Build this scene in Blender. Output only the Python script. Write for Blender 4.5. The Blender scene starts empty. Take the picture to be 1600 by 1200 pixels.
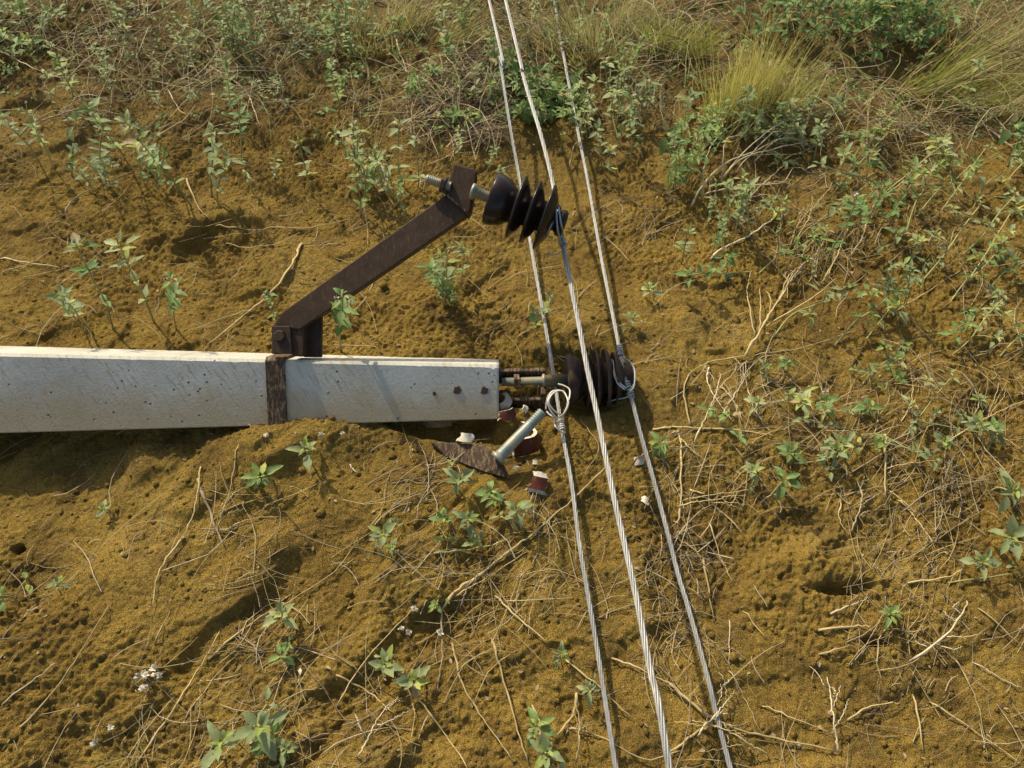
import bpy, math, random
import numpy as np
from mathutils import Vector, Matrix

# ------------------------------------------------------------------ camera, light
sc = bpy.context.scene
R = math.radians
PITCH, CAMH, FPX = 57.0, 1.40, 1150.0          # camera pitch, height, focal length in pixels of a 1600 px wide frame
cam_d = bpy.data.cameras.new('camera'); cam = bpy.data.objects.new('camera', cam_d)
sc.collection.objects.link(cam)
cam_d.sensor_width = 36; cam_d.lens = 36 * FPX / 1600
cam_d.clip_start = 0.02; cam_d.clip_end = 1000
cam.location = (0, 0, CAMH); cam.rotation_euler = (R(90 - PITCH), 0, 0)
sc.camera = cam

SUN_EL, SUN_AZ = 41.0, 33.0                    # elevation; azimuth towards the viewer's left of straight ahead
w = bpy.data.worlds.new('World'); sc.world = w; w.use_nodes = True
nt = w.node_tree; bg = nt.nodes['Background']
sky = nt.nodes.new('ShaderNodeTexSky'); sky.sky_type = 'NISHITA'; sky.sun_disc = False
sky.sun_elevation = R(SUN_EL); sky.sun_rotation = R(-SUN_AZ)
sky.air_density = 1.0; sky.dust_density = 3.0; sky.ozone_density = 0.6
nt.links.new(sky.outputs[0], bg.inputs[0]); bg.inputs[1].default_value = 0.125
sun_d = bpy.data.lights.new('sun', 'SUN'); sun_d.energy = 3.7; sun_d.angle = R(0.7); sun_d.color = (1.0, 0.90, 0.70)
sun = bpy.data.objects.new('sun', sun_d); sc.collection.objects.link(sun)
sdir = Vector((-math.sin(R(SUN_AZ)) * math.cos(R(SUN_EL)), math.cos(R(SUN_AZ)) * math.cos(R(SUN_EL)), math.sin(R(SUN_EL))))
sun.rotation_euler = sdir.to_track_quat('Z', 'Y').to_euler()
sun.location = sdir * 20
sc.view_settings.view_transform = 'Standard'; sc.view_settings.look = 'None'
sc.view_settings.exposure = 0.45; sc.view_settings.gamma = 1.0
sc.cycles.max_bounces = 5; sc.cycles.diffuse_bounces = 3; sc.cycles.transparent_max_bounces = 4

# ------------------------------------------------------------------ helpers: pixels of the photograph to real places
CAM = Vector((0, 0, CAMH))
FW = Vector((0, math.cos(R(PITCH)), -math.sin(R(PITCH)))); UP = Vector((0, math.sin(R(PITCH)), math.cos(R(PITCH)))); RT = Vector((1, 0, 0))
def ray(px, py): return RT * ((px - 800) / FPX) + UP * ((600 - py) / FPX) + FW
def Pd(px, py, d): return CAM + ray(px, py) * d            # at camera depth d
def Pz(px, py, z=0.0):
    r = ray(px, py); return CAM + r * ((z - CAMH) / r.z)
def pix(p):
    v = Vector(p) - CAM; d = v.dot(FW)
    return 800 + v.x / d * FPX, 600 - v.dot(UP) / d * FPX, d

rng = random.Random(7)
def U(a, b): return rng.uniform(a, b)

# ------------------------------------------------------------------ noise
def _hash(ix, iy, seed):
    h = (ix.astype(np.int64) * 374761393 + iy.astype(np.int64) * 668265263 + seed * 1442695041) & 0xffffffff
    h = ((h ^ (h >> 13)) * 1274126177) & 0xffffffff
    return ((h ^ (h >> 16)) & 0xffff) / 65535.0
def perlin(x, y, seed=0):
    x0 = np.floor(x); y0 = np.floor(y); fx = x - x0; fy = y - y0
    ux = fx * fx * fx * (fx * (fx * 6 - 15) + 10); uy = fy * fy * fy * (fy * (fy * 6 - 15) + 10)
    def g(ix, iy, dx, dy):
        a = _hash(ix, iy, seed) * 2 * math.pi
        return np.cos(a) * dx + np.sin(a) * dy
    n00 = g(x0, y0, fx, fy); n10 = g(x0 + 1, y0, fx - 1, fy)
    n01 = g(x0, y0 + 1, fx, fy - 1); n11 = g(x0 + 1, y0 + 1, fx - 1, fy - 1)
    a = n00 + ux * (n10 - n00); b = n01 + ux * (n11 - n01)
    return (a + uy * (b - a)) * 1.5
def sstep(a, b, x):
    t = np.clip((x - a) / (b - a), 0, 1); return t * t * (3 - 2 * t)

# ------------------------------------------------------------------ ground heightfield
def axis(core, far):
    out = list(core)
    while out[-1] < far: out.append(out[-1] + (out[-1] - out[-2]) * 1.22)
    return out
cx = list(np.arange(0, 1.95, 0.0037)); cx += list(np.arange(cx[-1] + .01, 2.5, 0.012))
cx = axis(cx, 140); XS = np.array([-v for v in cx[:0:-1]] + cx)
cy = [0.0]
while cy[-1] < 2.75: cy.append(cy[-1] + 0.0033 + 0.0013 * cy[-1])
while cy[-1] < 3.6: cy.append(cy[-1] + 0.012)
cy = axis(cy, 140); ny = axis(list(np.arange(0, .6, .009)), 140)
YS = np.array([-v for v in ny[:0:-1]] + cy)

def ell(X, Y, px, py, rx, ry, rot=0.0):
    c = Pz(px, py); dx = X - c.x; dy = Y - c.y
    a = math.cos(R(rot)); b = math.sin(R(rot))
    return np.sqrt(((dx * a + dy * b) / rx) ** 2 + ((-dx * b + dy * a) / ry) ** 2)
def bump(e): return np.exp(-e * e * 1.6)
def bowl(e, wall=0.25): return 1 - sstep(1 - wall, 1 + wall, e)

def height(X, Y):
    core = (1 - sstep(1.9, 2.4, np.abs(X))) * (1 - sstep(2.75, 3.4, Y)) * sstep(-.35, -.1, Y)
    wx = X + 0.05 * perlin(X * 4.1, Y * 4.1, 31); wy = Y + 0.05 * perlin(X * 4.1, Y * 4.1, 32)
    h = 0.030 * perlin(X * .8, Y * .8, 1) + 0.020 * perlin(wx * 2.3, wy * 2.3, 2)
    h += 0.012 * perlin(wx * 6, wy * 6, 3)
    h += 0.035 * sstep(1.7, 3.2, Y)
    # sand scarps: warped, stepped, running from near left to far right
    u = wx * .72 + wy * .69; v = -wx * .69 + wy * .72
    left = 1 - sstep(-.15, .3, X + .25 * perlin(X * 1.3, Y * 1.3, 50))
    near = 1 - sstep(.85, 1.1, Y)
    n1 = perlin(u * 1.5, v * 6.2, 4) + .28 * perlin(u * 9, v * 17, 5)
    h += (0.020 * sstep(-.14, .14, n1) + .014 * n1) * left * near
    n2 = perlin(wx * 5.5, wy * 6.5, 6) + .4 * perlin(wx * 15, wy * 15, 7)
    h += 0.010 * sstep(-.10, .12, n2) * (1 - left * near * .7)
    n3 = perlin(wx * 11, wy * 13, 8) + .3 * perlin(wx * 30, wy * 30, 9)
    patch = sstep(-.2, .35, perlin(X * 1.7, Y * 1.7, 10))
    h += 0.006 * sstep(-.08, .18, n3) * (.35 + .65 * patch)
    # placed relief
    h += -.046 * bowl(ell(X, Y, 340, 384, .088, .080, 25) + .40 * perlin(X * 13, Y * 13, 40), .42)
    h += .016 * bump(ell(X, Y, 285, 365, .07, .06)) + .012 * bump(ell(X, Y, 440, 372, .07, .05))
    h += -.036 * bowl(ell(X, Y, 502, 243, .075, .08, -20) + .25 * perlin(X * 15, Y * 15, 41), .5)
    h += .020 * bump(ell(X, Y, 475, 262, .09, .07))
    h += .025 * bump(ell(X, Y, 440, 430, .16, .12, 35))
    h += -.006 * bowl(ell(X, Y, 20, 705, .40, .095, 4) + .12 * perlin(X * 8, Y * 8, 42), .45)
    h += -.012 * bowl(ell(X, Y, 330, 672, .16, .035, 3), .5)
    h += .031 * bump(ell(X, Y, 535, 684, .115, .06))
    h += .026 * bump(ell(X, Y, 430, 715, .15, .075, 10))
    h += -.040 * bowl(ell(X, Y, 705, 668, .13, .04, -8) + .2 * perlin(X * 14, Y * 14, 43), .4)
    h += -.036 * bowl(ell(X, Y, 875, 600, .155, .078) + .25 * perlin(X * 12, Y * 12, 44), .4)
    h += .018 * bump(ell(X, Y, 920, 525, .09, .05))
    h += .020 * bump(ell(X, Y, 640, 780, .2, .1, 10))
    h += -.024 * bowl(ell(X, Y, 1322, 919, .066, .010, 4) + .35 * perlin(X * 20, Y * 20, 45), .5)
    h += .022 * bump(ell(X, Y, 1310, 885, .13, .05, -8))
    h += -.025 * bowl(ell(X, Y, 1368, 1004, .026, .008), .5)
    h += -.04 * bowl(ell(X, Y, 26, 856, .010, .008), .4)
    h += -.014 * bowl(ell(X, Y, 255, 832, .06, .03, 20) + .3 * perlin(X * 18, Y * 18, 46), .4)
    h += -.022 * bowl(ell(X, Y, 1270, 245, .16, .07, 10) + .3 * perlin(X * 10, Y * 10, 47), .5)
    h += -.018 * bowl(ell(X, Y, 1045, 930, .035, .16, -4) + .3 * perlin(X * 14, Y * 14, 48), .5)
    # clods and crumbs
    rough = sstep(-.25, .35, perlin(X * 2.6, Y * 2.6, 11) + .4 * perlin(X * 7, Y * 7, 17)) * .9 + .1
    h += core * rough * ((.0048) * np.abs(perlin(X * 27, Y * 27, 12)) + .0040 * np.abs(perlin(X * 50, Y * 50, 13)))
    h += core * (.0036 * perlin(X * 84, Y * 84, 14) + .0038 * perlin(X * 132, Y * 132, 15)) * (.42 + .85 * rough)
    return h
GX, GY = np.meshgrid(XS, YS)
GH = height(GX, GY)

def gh(x, y):
    x = np.atleast_1d(np.asarray(x, float)); y = np.atleast_1d(np.asarray(y, float))
    i = np.clip(np.searchsorted(XS, x) - 1, 0, len(XS) - 2); j = np.clip(np.searchsorted(YS, y) - 1, 0, len(YS) - 2)
    fx = (x - XS[i]) / (XS[i + 1] - XS[i]); fy = (y - YS[j]) / (YS[j + 1] - YS[j])
    return (GH[j, i] * (1 - fx) + GH[j, i + 1] * fx) * (1 - fy) + (GH[j + 1, i] * (1 - fx) + GH[j + 1, i + 1] * fx) * fy
def gz(x, y): return float(gh(x, y)[0])
def G(px, py, lift=0.0):
    z = 0.0
    for _ in range(6):
        p = Pz(px, py, z); z = .5 * z + .5 * (gz(p.x, p.y) + lift)
    p = Pz(px, py, z); p.z = gz(p.x, p.y) + lift
    return p

# ------------------------------------------------------------------ materials
def newmat(name):
    m = bpy.data.materials.new(name); m.use_nodes = True
    n = m.node_tree; n.nodes.clear()
    out = n.nodes.new('ShaderNodeOutputMaterial'); b = n.nodes.new('ShaderNodeBsdfPrincipled')
    n.links.new(b.outputs[0], out.inputs[0])
    return m, n, b, out
def nd(n, t, **kw):
    x = n.nodes.new(t)
    for k, v in kw.items(): setattr(x, k, v)
    return x
def noise(n, vec, scale, detail=4, rough=.6):
    t = nd(n, 'ShaderNodeTexNoise'); t.inputs['Scale'].default_value = scale; t.inputs['Detail'].default_value = detail
    t.inputs['Roughness'].default_value = rough
    if vec: n.links.new(vec, t.inputs['Vector'])
    return t.outputs['Fac']
def ramp(n, fac, stops):
    r = nd(n, 'ShaderNodeValToRGB'); e = r.color_ramp.elements
    while len(e) < len(stops): e.new(.5)
    for k, (p, c) in enumerate(stops):
        e[k].position = p; e[k].color = (*c, 1) if len(c) == 3 else c
    n.links.new(fac, r.inputs[0]); return r.outputs[0]
def mixc(n, fac, a, b, mode='MIX'):
    m = nd(n, 'ShaderNodeMix', data_type='RGBA', blend_type=mode)
    for s, v in ((0, fac), (6, a), (7, b)):
        if hasattr(v, 'links'): n.links.new(v, m.inputs[s])
        else: m.inputs[s].default_value = v if s == 0 else ((*v, 1) if len(v) == 3 else v)
    return m.outputs[2]
def bumpn(n, b, fac, dist, strength=1.0, chain=None):
    x = nd(n, 'ShaderNodeBump'); x.inputs['Distance'].default_value = dist; x.inputs['Strength'].default_value = strength
    n.links.new(fac, x.inputs['Height'])
    if chain: n.links.new(chain, x.inputs['Normal'])
    if b: n.links.new(x.outputs[0], b.inputs['Normal'])
    return x.outputs[0]
def objco(n): return nd(n, 'ShaderNodeTexCoord').outputs['Object']
def grey(v): return (v, v, v)

def mat_sand():
    m, n, b, _ = newmat('sand'); co = objco(n)
    c = ramp(n, noise(n, co, 3.0, 7, .72), [(.30, (.225, .130, .028)), (.46, (.375, .238, .043)), (.58, (.445, .290, .056)), (.74, (.55, .385, .110))])
    c = mixc(n, ramp(n, noise(n, co, 9, 5, .7), [(.47, grey(0)), (.66, grey(.8))]), c, (.185, .115, .030))
    c = mixc(n, ramp(n, noise(n, co, 260, 3, .8), [(.34, grey(.5)), (.50, grey(0))]), c, (.13, .080, .024))
    c = mixc(n, ramp(n, noise(n, co, 420, 2, .8), [(.57, grey(0)), (.72, grey(.6))]), c, (.60, .45, .20))
    c = mixc(n, ramp(n, noise(n, co, 105, 4, .8), [(.36, grey(.55)), (.50, grey(0))]), c, (.17, .105, .026))
    sy = nd(n, 'ShaderNodeSeparateXYZ'); n.links.new(co, sy.inputs[0])
    ad = nd(n, 'ShaderNodeMath', operation='MULTIPLY_ADD'); n.links.new(noise(n, co, 3.0, 5, .65), ad.inputs[0]); ad.inputs[1].default_value = 2.2; n.links.new(sy.outputs[1], ad.inputs[2])
    hum = nd(n, 'ShaderNodeMapRange'); n.links.new(ad.outputs[0], hum.inputs[0]); hum.inputs[1].default_value = 2.55; hum.inputs[2].default_value = 3.4; hum.inputs[4].default_value = .75
    c = mixc(n, hum.outputs[0], c, (.20, .140, .056))
    n.links.new(c, b.inputs['Base Color']); b.inputs['Roughness'].default_value = .95; b.inputs['Specular IOR Level'].default_value = .15
    k = bumpn(n, None, noise(n, co, 120, 4, .75), .014, 1.0)
    bumpn(n, b, noise(n, co, 300, 3, .8), .009, 1.0, k)
    return m
_la = Pz(779, 655, .030); LOWEDGE = _la.dot(Vector((0, math.sin(R(49)), math.cos(R(49))))) 
def mat_concrete():
    m, n, b, _ = newmat('concrete'); co = nd(n, 'ShaderNodeNewGeometry').outputs['Position']
    sx = nd(n, 'ShaderNodeSeparateXYZ'); n.links.new(co, sx.inputs[0])
    dt = nd(n, 'ShaderNodeVectorMath', operation='DOT_PRODUCT'); n.links.new(co, dt.inputs[0]); dt.inputs[1].default_value = (0, .755, .656)
    cb = nd(n, 'ShaderNodeCombineXYZ'); n.links.new(sx.outputs[0], cb.inputs[0]); n.links.new(dt.outputs['Value'], cb.inputs[1])
    mp = nd(n, 'ShaderNodeMapping'); n.links.new(cb.outputs[0], mp.inputs[0]); mp.vector_type = 'TEXTURE'
    mp.inputs['Rotation'].default_value = (0, 0, R(-58)); mp.inputs['Scale'].default_value = (.20, .032, 1)
    c = ramp(n, noise(n, co, 7, 6, .65), [(.28, (.33, .315, .25)), (.5, (.46, .442, .355)), (.72, (.56, .54, .445))])
    c = mixc(n, ramp(n, noise(n, co, 60, 4, .7), [(.40, grey(.45)), (.58, grey(0))]), c, (.42, .41, .34))
    streak = noise(n, mp.outputs[0], 5.0, 5, .7)
    where = noise(n, co, 5, 3, .6)
    mu = nd(n, 'ShaderNodeMath', operation='MULTIPLY'); n.links.new(ramp(n, streak, [(.52, grey(0)), (.63, grey(.8))]), mu.inputs[0])
    n.links.new(ramp(n, where, [(.34, grey(.15)), (.55, grey(1))]), mu.inputs[1])
    c = mixc(n, mu.outputs[0], c, (.30, .225, .11))
    # soil rubbed on along the lower edge
    lo = nd(n, 'ShaderNodeMath', operation='ADD'); n.links.new(dt.outputs['Value'], lo.inputs[0])
    nn = nd(n, 'ShaderNodeMath', operation='MULTIPLY'); n.links.new(noise(n, co, 9, 5, .7), nn.inputs[0]); nn.inputs[1].default_value = -.16
    n.links.new(nn.outputs[0], lo.inputs[1])
    c = mixc(n, ramp(n, lo.outputs[0], [(LOWEDGE - .055, grey(.7)), (LOWEDGE + .012, grey(0))]), c, (.36, .26, .115))
    vo = nd(n, 'ShaderNodeTexVoronoi'); n.links.new(co, vo.inputs['Vector']); vo.inputs['Scale'].default_value = 62
    pit = ramp(n, vo.outputs['Distance'], [(.10, grey(1)), (.17, grey(0))])
    pm = nd(n, 'ShaderNodeMath', operation='MULTIPLY'); n.links.new(pit, pm.inputs[0])
    n.links.new(ramp(n, noise(n, co, 14, 2, .5), [(.50, grey(0)), (.56, grey(1))]), pm.inputs[1])
    c = mixc(n, pm.outputs[0], c, (.08, .07, .055))
    n.links.new(c, b.inputs['Base Color']); b.inputs['Roughness'].default_value = .85
    k = bumpn(n, None, noise(n, co, 180, 4, .7), .0012, .8)
    inv = nd(n, 'ShaderNodeMath', operation='SUBTRACT'); inv.inputs[0].default_value = 1; n.links.new(pm.outputs[0], inv.inputs[1])
    bumpn(n, b, inv.outputs[0], .003, .8, k)
    return m
def mat_steel(name, col, dirt, amount, rough=.62):
    m, n, b, _ = newmat(name); co = objco(n)
    c = ramp(n, noise(n, co, 30, 5, .7), [(.3, tuple(v * .7 for v in col)), (.7, tuple(v * 1.35 for v in col))])
    mp = nd(n, 'ShaderNodeMapping'); n.links.new(co, mp.inputs[0]); mp.inputs['Rotation'].default_value = (0, R(25), R(20)); mp.inputs['Scale'].default_value = (3.4, .9, .9)
    sp = ramp(n, noise(n, mp.outputs[0], 55, 5, .75), [(.60 - .12 * amount, grey(0)), (.74, grey(.9))])
    c = mixc(n, sp, c, dirt)
    n.links.new(c, b.inputs['Base Color']); b.inputs['Roughness'].default_value = rough
    b.inputs['Specular IOR Level'].default_value = .2
    bumpn(n, b, noise(n, co, 240, 4, .7), .0008, .7)
    return m
def mat_zinc():
    m, n, b, _ = newmat('galvanised_steel'); co = objco(n)
    c = ramp(n, noise(n, co, 28, 5, .7), [(.3, (.15, .175, .155)), (.7, (.26, .285, .25))])
    c = mixc(n, ramp(n, noise(n, co, 14, 5, .7), [(.42, grey(0)), (.62, grey(.85))]), c, (.33, .25, .11))
    n.links.new(c, b.inputs['Base Color']); b.inputs['Metallic'].default_value = .35; b.inputs['Roughness'].default_value = .5
    bumpn(n, b, noise(n, co, 320, 3, .6), .0006, .6)
    return m
def mat_wire(name, col, rough=.5, metal=.3):
    m, n, b, _ = newmat(name); co = objco(n)
    c = ramp(n, noise(n, co, 22, 5, .7), [(.3, tuple(v * .72 for v in col)), (.7, tuple(min(1, v * 1.15) for v in col))])
    c = mixc(n, ramp(n, noise(n, co, 9, 4, .7), [(.55, grey(0)), (.75, grey(.5))]), c, (.30, .25, .16))
    n.links.new(c, b.inputs['Base Color']); b.inputs['Metallic'].default_value = metal; b.inputs['Roughness'].default_value = rough
    return m
def mat_glaze(name, col, dirt=None, amount=0., rough=.16):
    m, n, b, _ = newmat(name); co = objco(n)
    c = ramp(n, noise(n, co, 25, 4, .6), [(.3, tuple(v * .75 for v in col)), (.7, tuple(v * 1.2 for v in col))])
    b.inputs['Roughness'].default_value = rough; b.inputs['Specular IOR Level'].default_value = .28
    if dirt:
        mp = nd(n, 'ShaderNodeMapping'); n.links.new(co, mp.inputs[0]); mp.inputs['Scale'].default_value = (2.2, 1, 1)
        f = ramp(n, noise(n, mp.outputs[0], 38, 6, .75), [(.60 - amount * .25, grey(0)), (.70 - amount * .15, grey(1))])
        c = mixc(n, f, c, dirt); n.links.new(mixc(n, f, grey(rough), grey(.95)), b.inputs['Roughness'])
        bumpn(n, b, noise(n, co, 160, 4, .7), .002, .6)
    n.links.new(c, b.inputs['Base Color'])
    return m
def mat_plain(name, col, var=.3, rough=.8, scale=40):
    m, n, b, _ = newmat(name); co = objco(n)
    oi = nd(n, 'ShaderNodeObjectInfo')
    c = ramp(n, noise(n, co, scale, 3, .6), [(.3, tuple(v * (1 - var) for v in col)), (.7, tuple(min(1, v * (1 + var)) for v in col))])
    hs = nd(n, 'ShaderNodeHueSaturation'); mr = nd(n, 'ShaderNodeMapRange'); n.links.new(oi.outputs['Random'], mr.inputs[0])
    mr.inputs[3].default_value = .78; mr.inputs[4].default_value = 1.2
    n.links.new(mr.outputs[0], hs.inputs['Value']); n.links.new(c, hs.inputs['Color'])
    n.links.new(hs.outputs[0], b.inputs['Base Color']); b.inputs['Roughness'].default_value = rough
    b.inputs['Specular IOR Level'].default_value = .25
    return m
def mat_leaf(name, col, dust=(.42, .38, .22), d=.45, trans=.36):
    m, n, b, out = newmat(name); co = objco(n); oi = nd(n, 'ShaderNodeObjectInfo')
    c = ramp(n, noise(n, co, 60, 4, .65), [(.3, tuple(v * .72 for v in col)), (.7, tuple(v * 1.3 for v in col))])
    c = mixc(n, ramp(n, noise(n, co, 150, 4, .7), [(.45, grey(0)), (.75, grey(d))]), c, dust)
    hs = nd(n, 'ShaderNodeHueSaturation'); n.links.new(c, hs.inputs['Color'])
    a = nd(n, 'ShaderNodeMapRange'); n.links.new(oi.outputs['Random'], a.inputs[0]); a.inputs[3].default_value = .477; a.inputs[4].default_value = .515
    v = nd(n, 'ShaderNodeMapRange'); n.links.new(oi.outputs['Random'], v.inputs[0]); v.inputs[3].default_value = 1.2; v.inputs[4].default_value = .78
    n.links.new(a.outputs[0], hs.inputs['Hue']); n.links.new(v.outputs[0], hs.inputs['Value'])
    n.links.new(hs.outputs[0], b.inputs['Base Color']); b.inputs['Roughness'].default_value = .6; b.inputs['Specular IOR Level'].default_value = .3
    t = nd(n, 'ShaderNodeBsdfTranslucent'); n.links.new(mixc(n, .5, hs.outputs[0], (.36, .42, .08)), t.inputs[0])
    mx = nd(n, 'ShaderNodeMixShader'); mx.inputs[0].default_value = trans
    n.links.new(b.outputs[0], mx.inputs[1]); n.links.new(t.outputs[0], mx.inputs[2]); n.links.new(mx.outputs[0], out.inputs[0])
    bumpn(n, b, noise(n, co, 90, 3, .6), .002, .5)
    return m
M = dict(sand=mat_sand(), concrete=mat_concrete(),
    steel=mat_steel('brown_painted_steel', (.050, .029, .015), (.12, .08, .045), .45),
    dirty_steel=mat_steel('muddy_brown_steel', (.055, .032, .018), (.40, .29, .14), 1.0),
    zinc=mat_zinc(), wire=mat_wire('aluminium_strand', (.34, .33, .295)), tie=mat_wire('tie_wire_grey', (.34, .37, .36), .45, .5), pale_tie=mat_wire('tie_wire_pale', (.62, .58, .48), .5, .3),
    glaze=mat_glaze('brown_glaze', (.016, .009, .006), rough=.27), dirty_glaze=mat_glaze('muddy_glaze', (.020, .010, .008), (.075, .047, .022), .75, rough=.5),
    maroon=mat_glaze('maroon_glaze', (.085, .022, .010), (.25, .16, .07), .05, .4), porcelain=mat_plain('white_porcelain', (.56, .50, .37), .3, .6, 60),
    rust=mat_plain('rust_stain', (.095, .055, .028), .5, .95, 90),
    straw=mat_plain('straw', (.44, .335, .15), .25), pale_straw=mat_plain('pale_straw', (.55, .45, .27), .2), grey_straw=mat_plain('grey_stalk', (.32, .255, .15), .3),
    dark_twig=mat_plain('dark_twig', (.085, .055, .032), .4), stem=mat_plain('green_stem', (.30, .29, .105), .25),
    litter=mat_plain('dead_leaf', (.30, .21, .10), .4), puff=mat_plain('white_flower', (.66, .60, .46), .1),
    sage=mat_leaf('sage_leaf', (.265, .320, .135)), green=mat_leaf('green_leaf', (.170, .270, .075), d=.2), lime=mat_leaf('yellow_green_leaf', (.33, .40, .09), d=.1, trans=.4),
    wilted=mat_leaf('wilted_leaf', (.36, .28, .12), d=.3),
    blade=mat_leaf('grass_blade', (.29, .31, .055), d=.2, trans=.45), blade_top=mat_leaf('grass_straw_top', (.50, .455, .12), d=.2, trans=.45), dry_blade=mat_leaf('dry_grass_blade', (.50, .40, .20), d=.3, trans=.4))

# ------------------------------------------------------------------ mesh builder
class MB:
    def __init__(s): s.v = []; s.f = []; s.m = []
    def add(s, vs, fs, mi=0):
        o = len(s.v); s.v += [tuple(p) for p in vs]
        s.f += [tuple(i + o for i in f) for f in fs]; s.m += [mi] * len(fs)
    def tube(s, pts, rad, sides=6, mi=0, cap=True):
        pts = [Vector(p) for p in pts]; n = len(pts)
        rads = rad if isinstance(rad, (list, tuple)) else [rad] * n
        vs = []; ref = None
        for i, p in enumerate(pts):
            t = (pts[min(i + 1, n - 1)] - pts[max(i - 1, 0)]).normalized()
            if ref is None: ref = t.orthogonal().normalized()
            ref = (ref - t * ref.dot(t))
            ref = ref.normalized() if ref.length > 1e-6 else t.orthogonal().normalized()
            b = t.cross(ref)
            for k in range(sides):
                a = 2 * math.pi * k / sides
                vs.append(p + (ref * math.cos(a) + b * math.sin(a)) * rads[i])
        fs = [(i * sides + k, i * sides + (k + 1) % sides, (i + 1) * sides + (k + 1) % sides, (i + 1) * sides + k) for i in range(n - 1) for k in range(sides)]
        if cap: fs += [tuple(range(sides))[::-1], tuple(range((n - 1) * sides, n * sides))]
        s.add(vs, fs, mi)
    def lathe(s, p, ax, prof, sides=40, mi=0, wob=0.0):
        p = Vector(p); ax = Vector(ax).normalized(); u = ax.orthogonal().normalized(); v = ax.cross(u)
        vs = []
        for (t, r) in prof:
            for k in range(sides):
                a = 2 * math.pi * k / sides; rr = r * (1 + wob * math.sin(3 * a + t * 90))
                vs.append(p + ax * t + (u * math.cos(a) + v * math.sin(a)) * rr)
        n = len(prof)
        fs = [(i * sides + k, i * sides + (k + 1) % sides, (i + 1) * sides + (k + 1) % sides, (i + 1) * sides + k) for i in range(n - 1) for k in range(sides)]
        fs += [tuple(range(sides))[::-1], tuple(range((n - 1) * sides, n * sides))]
        s.add(vs, fs, mi)
    def prism(s, poly, d, mi=0):
        """closed solid: an outline (list of points) swept along vector d"""
        n = len(poly); d = Vector(d); poly = [Vector(p) for p in poly]
        vs = poly + [p + d for p in poly]
        fs = [tuple(range(n)), tuple(range(2 * n - 1, n - 1, -1))] + [(i, i + n, (i + 1) % n + n, (i + 1) % n) for i in range(n)]
        s.add(vs, fs, mi)
    def leaf(s, base, d, nrm, L, W, mi=0, fold=.25, curl=.3, seg=5):
        d = Vector(d).normalized(); nrm = Vector(nrm); nrm = (nrm - d * nrm.dot(d)).normalized(); sd = d.cross(nrm)
        vs = []; base = Vector(base)
        for i in range(seg + 1):
            t = i / seg
            wd = W * .5 * max(.03, math.sin(math.pi * min(1, t ** .68)) ** .85) * (1 + .16 * math.sin(i * 2.3 + L * 900))
            a = curl * t
            c = base + d * (L * t * math.cos(a * .6)) - nrm * (L * t * math.sin(a) * .55)
            up = nrm * wd * fold
            vs += [c - sd * wd + up, c, c + sd * wd + up]
        fs = []
        for i in range(seg):
            o = i * 3; fs += [(o, o + 1, o + 4, o + 3), (o + 1, o + 2, o + 5, o + 4)]
        s.add(vs, fs, mi)
    def blade(s, base, d, L, w, lean, mi=0, mi_top=None, seg=4):
        d = Vector(d).normalized(); sd = d.cross(Vector((U(-1, 1), U(-1, 1), U(-.3, .3)))).normalized(); base = Vector(base)
        vs = []
        for i in range(seg + 1):
            t = i / seg; c = base + d * L * t + Vector(lean) * (L * t * t); ww = w * (1 - t * .85)
            vs += [c - sd * ww, c + sd * ww]
        for i in range(seg):
            o = len(s.v); 
        o = len(s.v); s.v += [tuple(p) for p in vs]
        for i in range(seg):
            s.f.append((o + 2 * i, o + 2 * i + 1, o + 2 * i + 3, o + 2 * i + 2)); s.m.append(mi_top if (mi_top is not None and i >= seg * .45) else mi)
    def build(s, name, mats, parent=None, smooth=True, bevel=0.0):
        if not isinstance(mats, (list, tuple)): mats = [mats]
        me = bpy.data.meshes.new(name); org = parent.matrix_world.translation if False else (Vector(parent.location) if parent else Vector((0, 0, 0)))
        pv = getattr(s, 'pivot', None)
        off = org if parent else (pv or Vector((0, 0, 0)))
        me.from_pydata([(a - off.x, b - off.y, c - off.z) for a, b, c in s.v], [], s.f)
        for m in mats: me.materials.append(m)
        me.polygons.foreach_set('material_index', s.m)
        if smooth: me.polygons.foreach_set('use_smooth', [True] * len(s.f))
        me.update()
        o = bpy.data.objects.new(name, me); sc.collection.objects.link(o)
        if parent: o.parent = parent
        elif pv: o.location = pv
        if bevel:
            b = o.modifiers.new('bevel', 'BEVEL'); b.width = bevel; b.segments = 2; b.limit_method = 'ANGLE'; b.angle_limit = R(35)
        return o
def tag(o, label=None, cat=None, group=None, kind=None):
    for k, v in (('label', label), ('category', cat), ('group', group), ('kind', kind)):
        if v: o[k] = v
    return o
def empty(name, loc, rz=0.0):
    o = bpy.data.objects.new(name, None); o.location = loc; o.rotation_euler = (0, 0, rz); o.empty_display_size = .05
    sc.collection.objects.link(o); return o
def smooth_path(pts, n=8):
    """Catmull-Rom through the points"""
    P = [Vector(p) for p in pts]
    if len(P) < 3: return [P[0].lerp(P[-1], i / n) for i in range(n + 1)]
    P = [P[0] * 2 - P[1]] + P + [P[-1] * 2 - P[-2]]; out = []
    for i in range(1, len(P) - 2):
        a, b, c, d = P[i - 1:i + 3]
        for k in range(n):
            t = k / n
            out.append(.5 * ((2 * b) + (c - a) * t + (2 * a - 5 * b + 4 * c - d) * t * t + (3 * b - a - 3 * c + d) * t ** 3))
    out.append(P[-2]); return out

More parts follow.
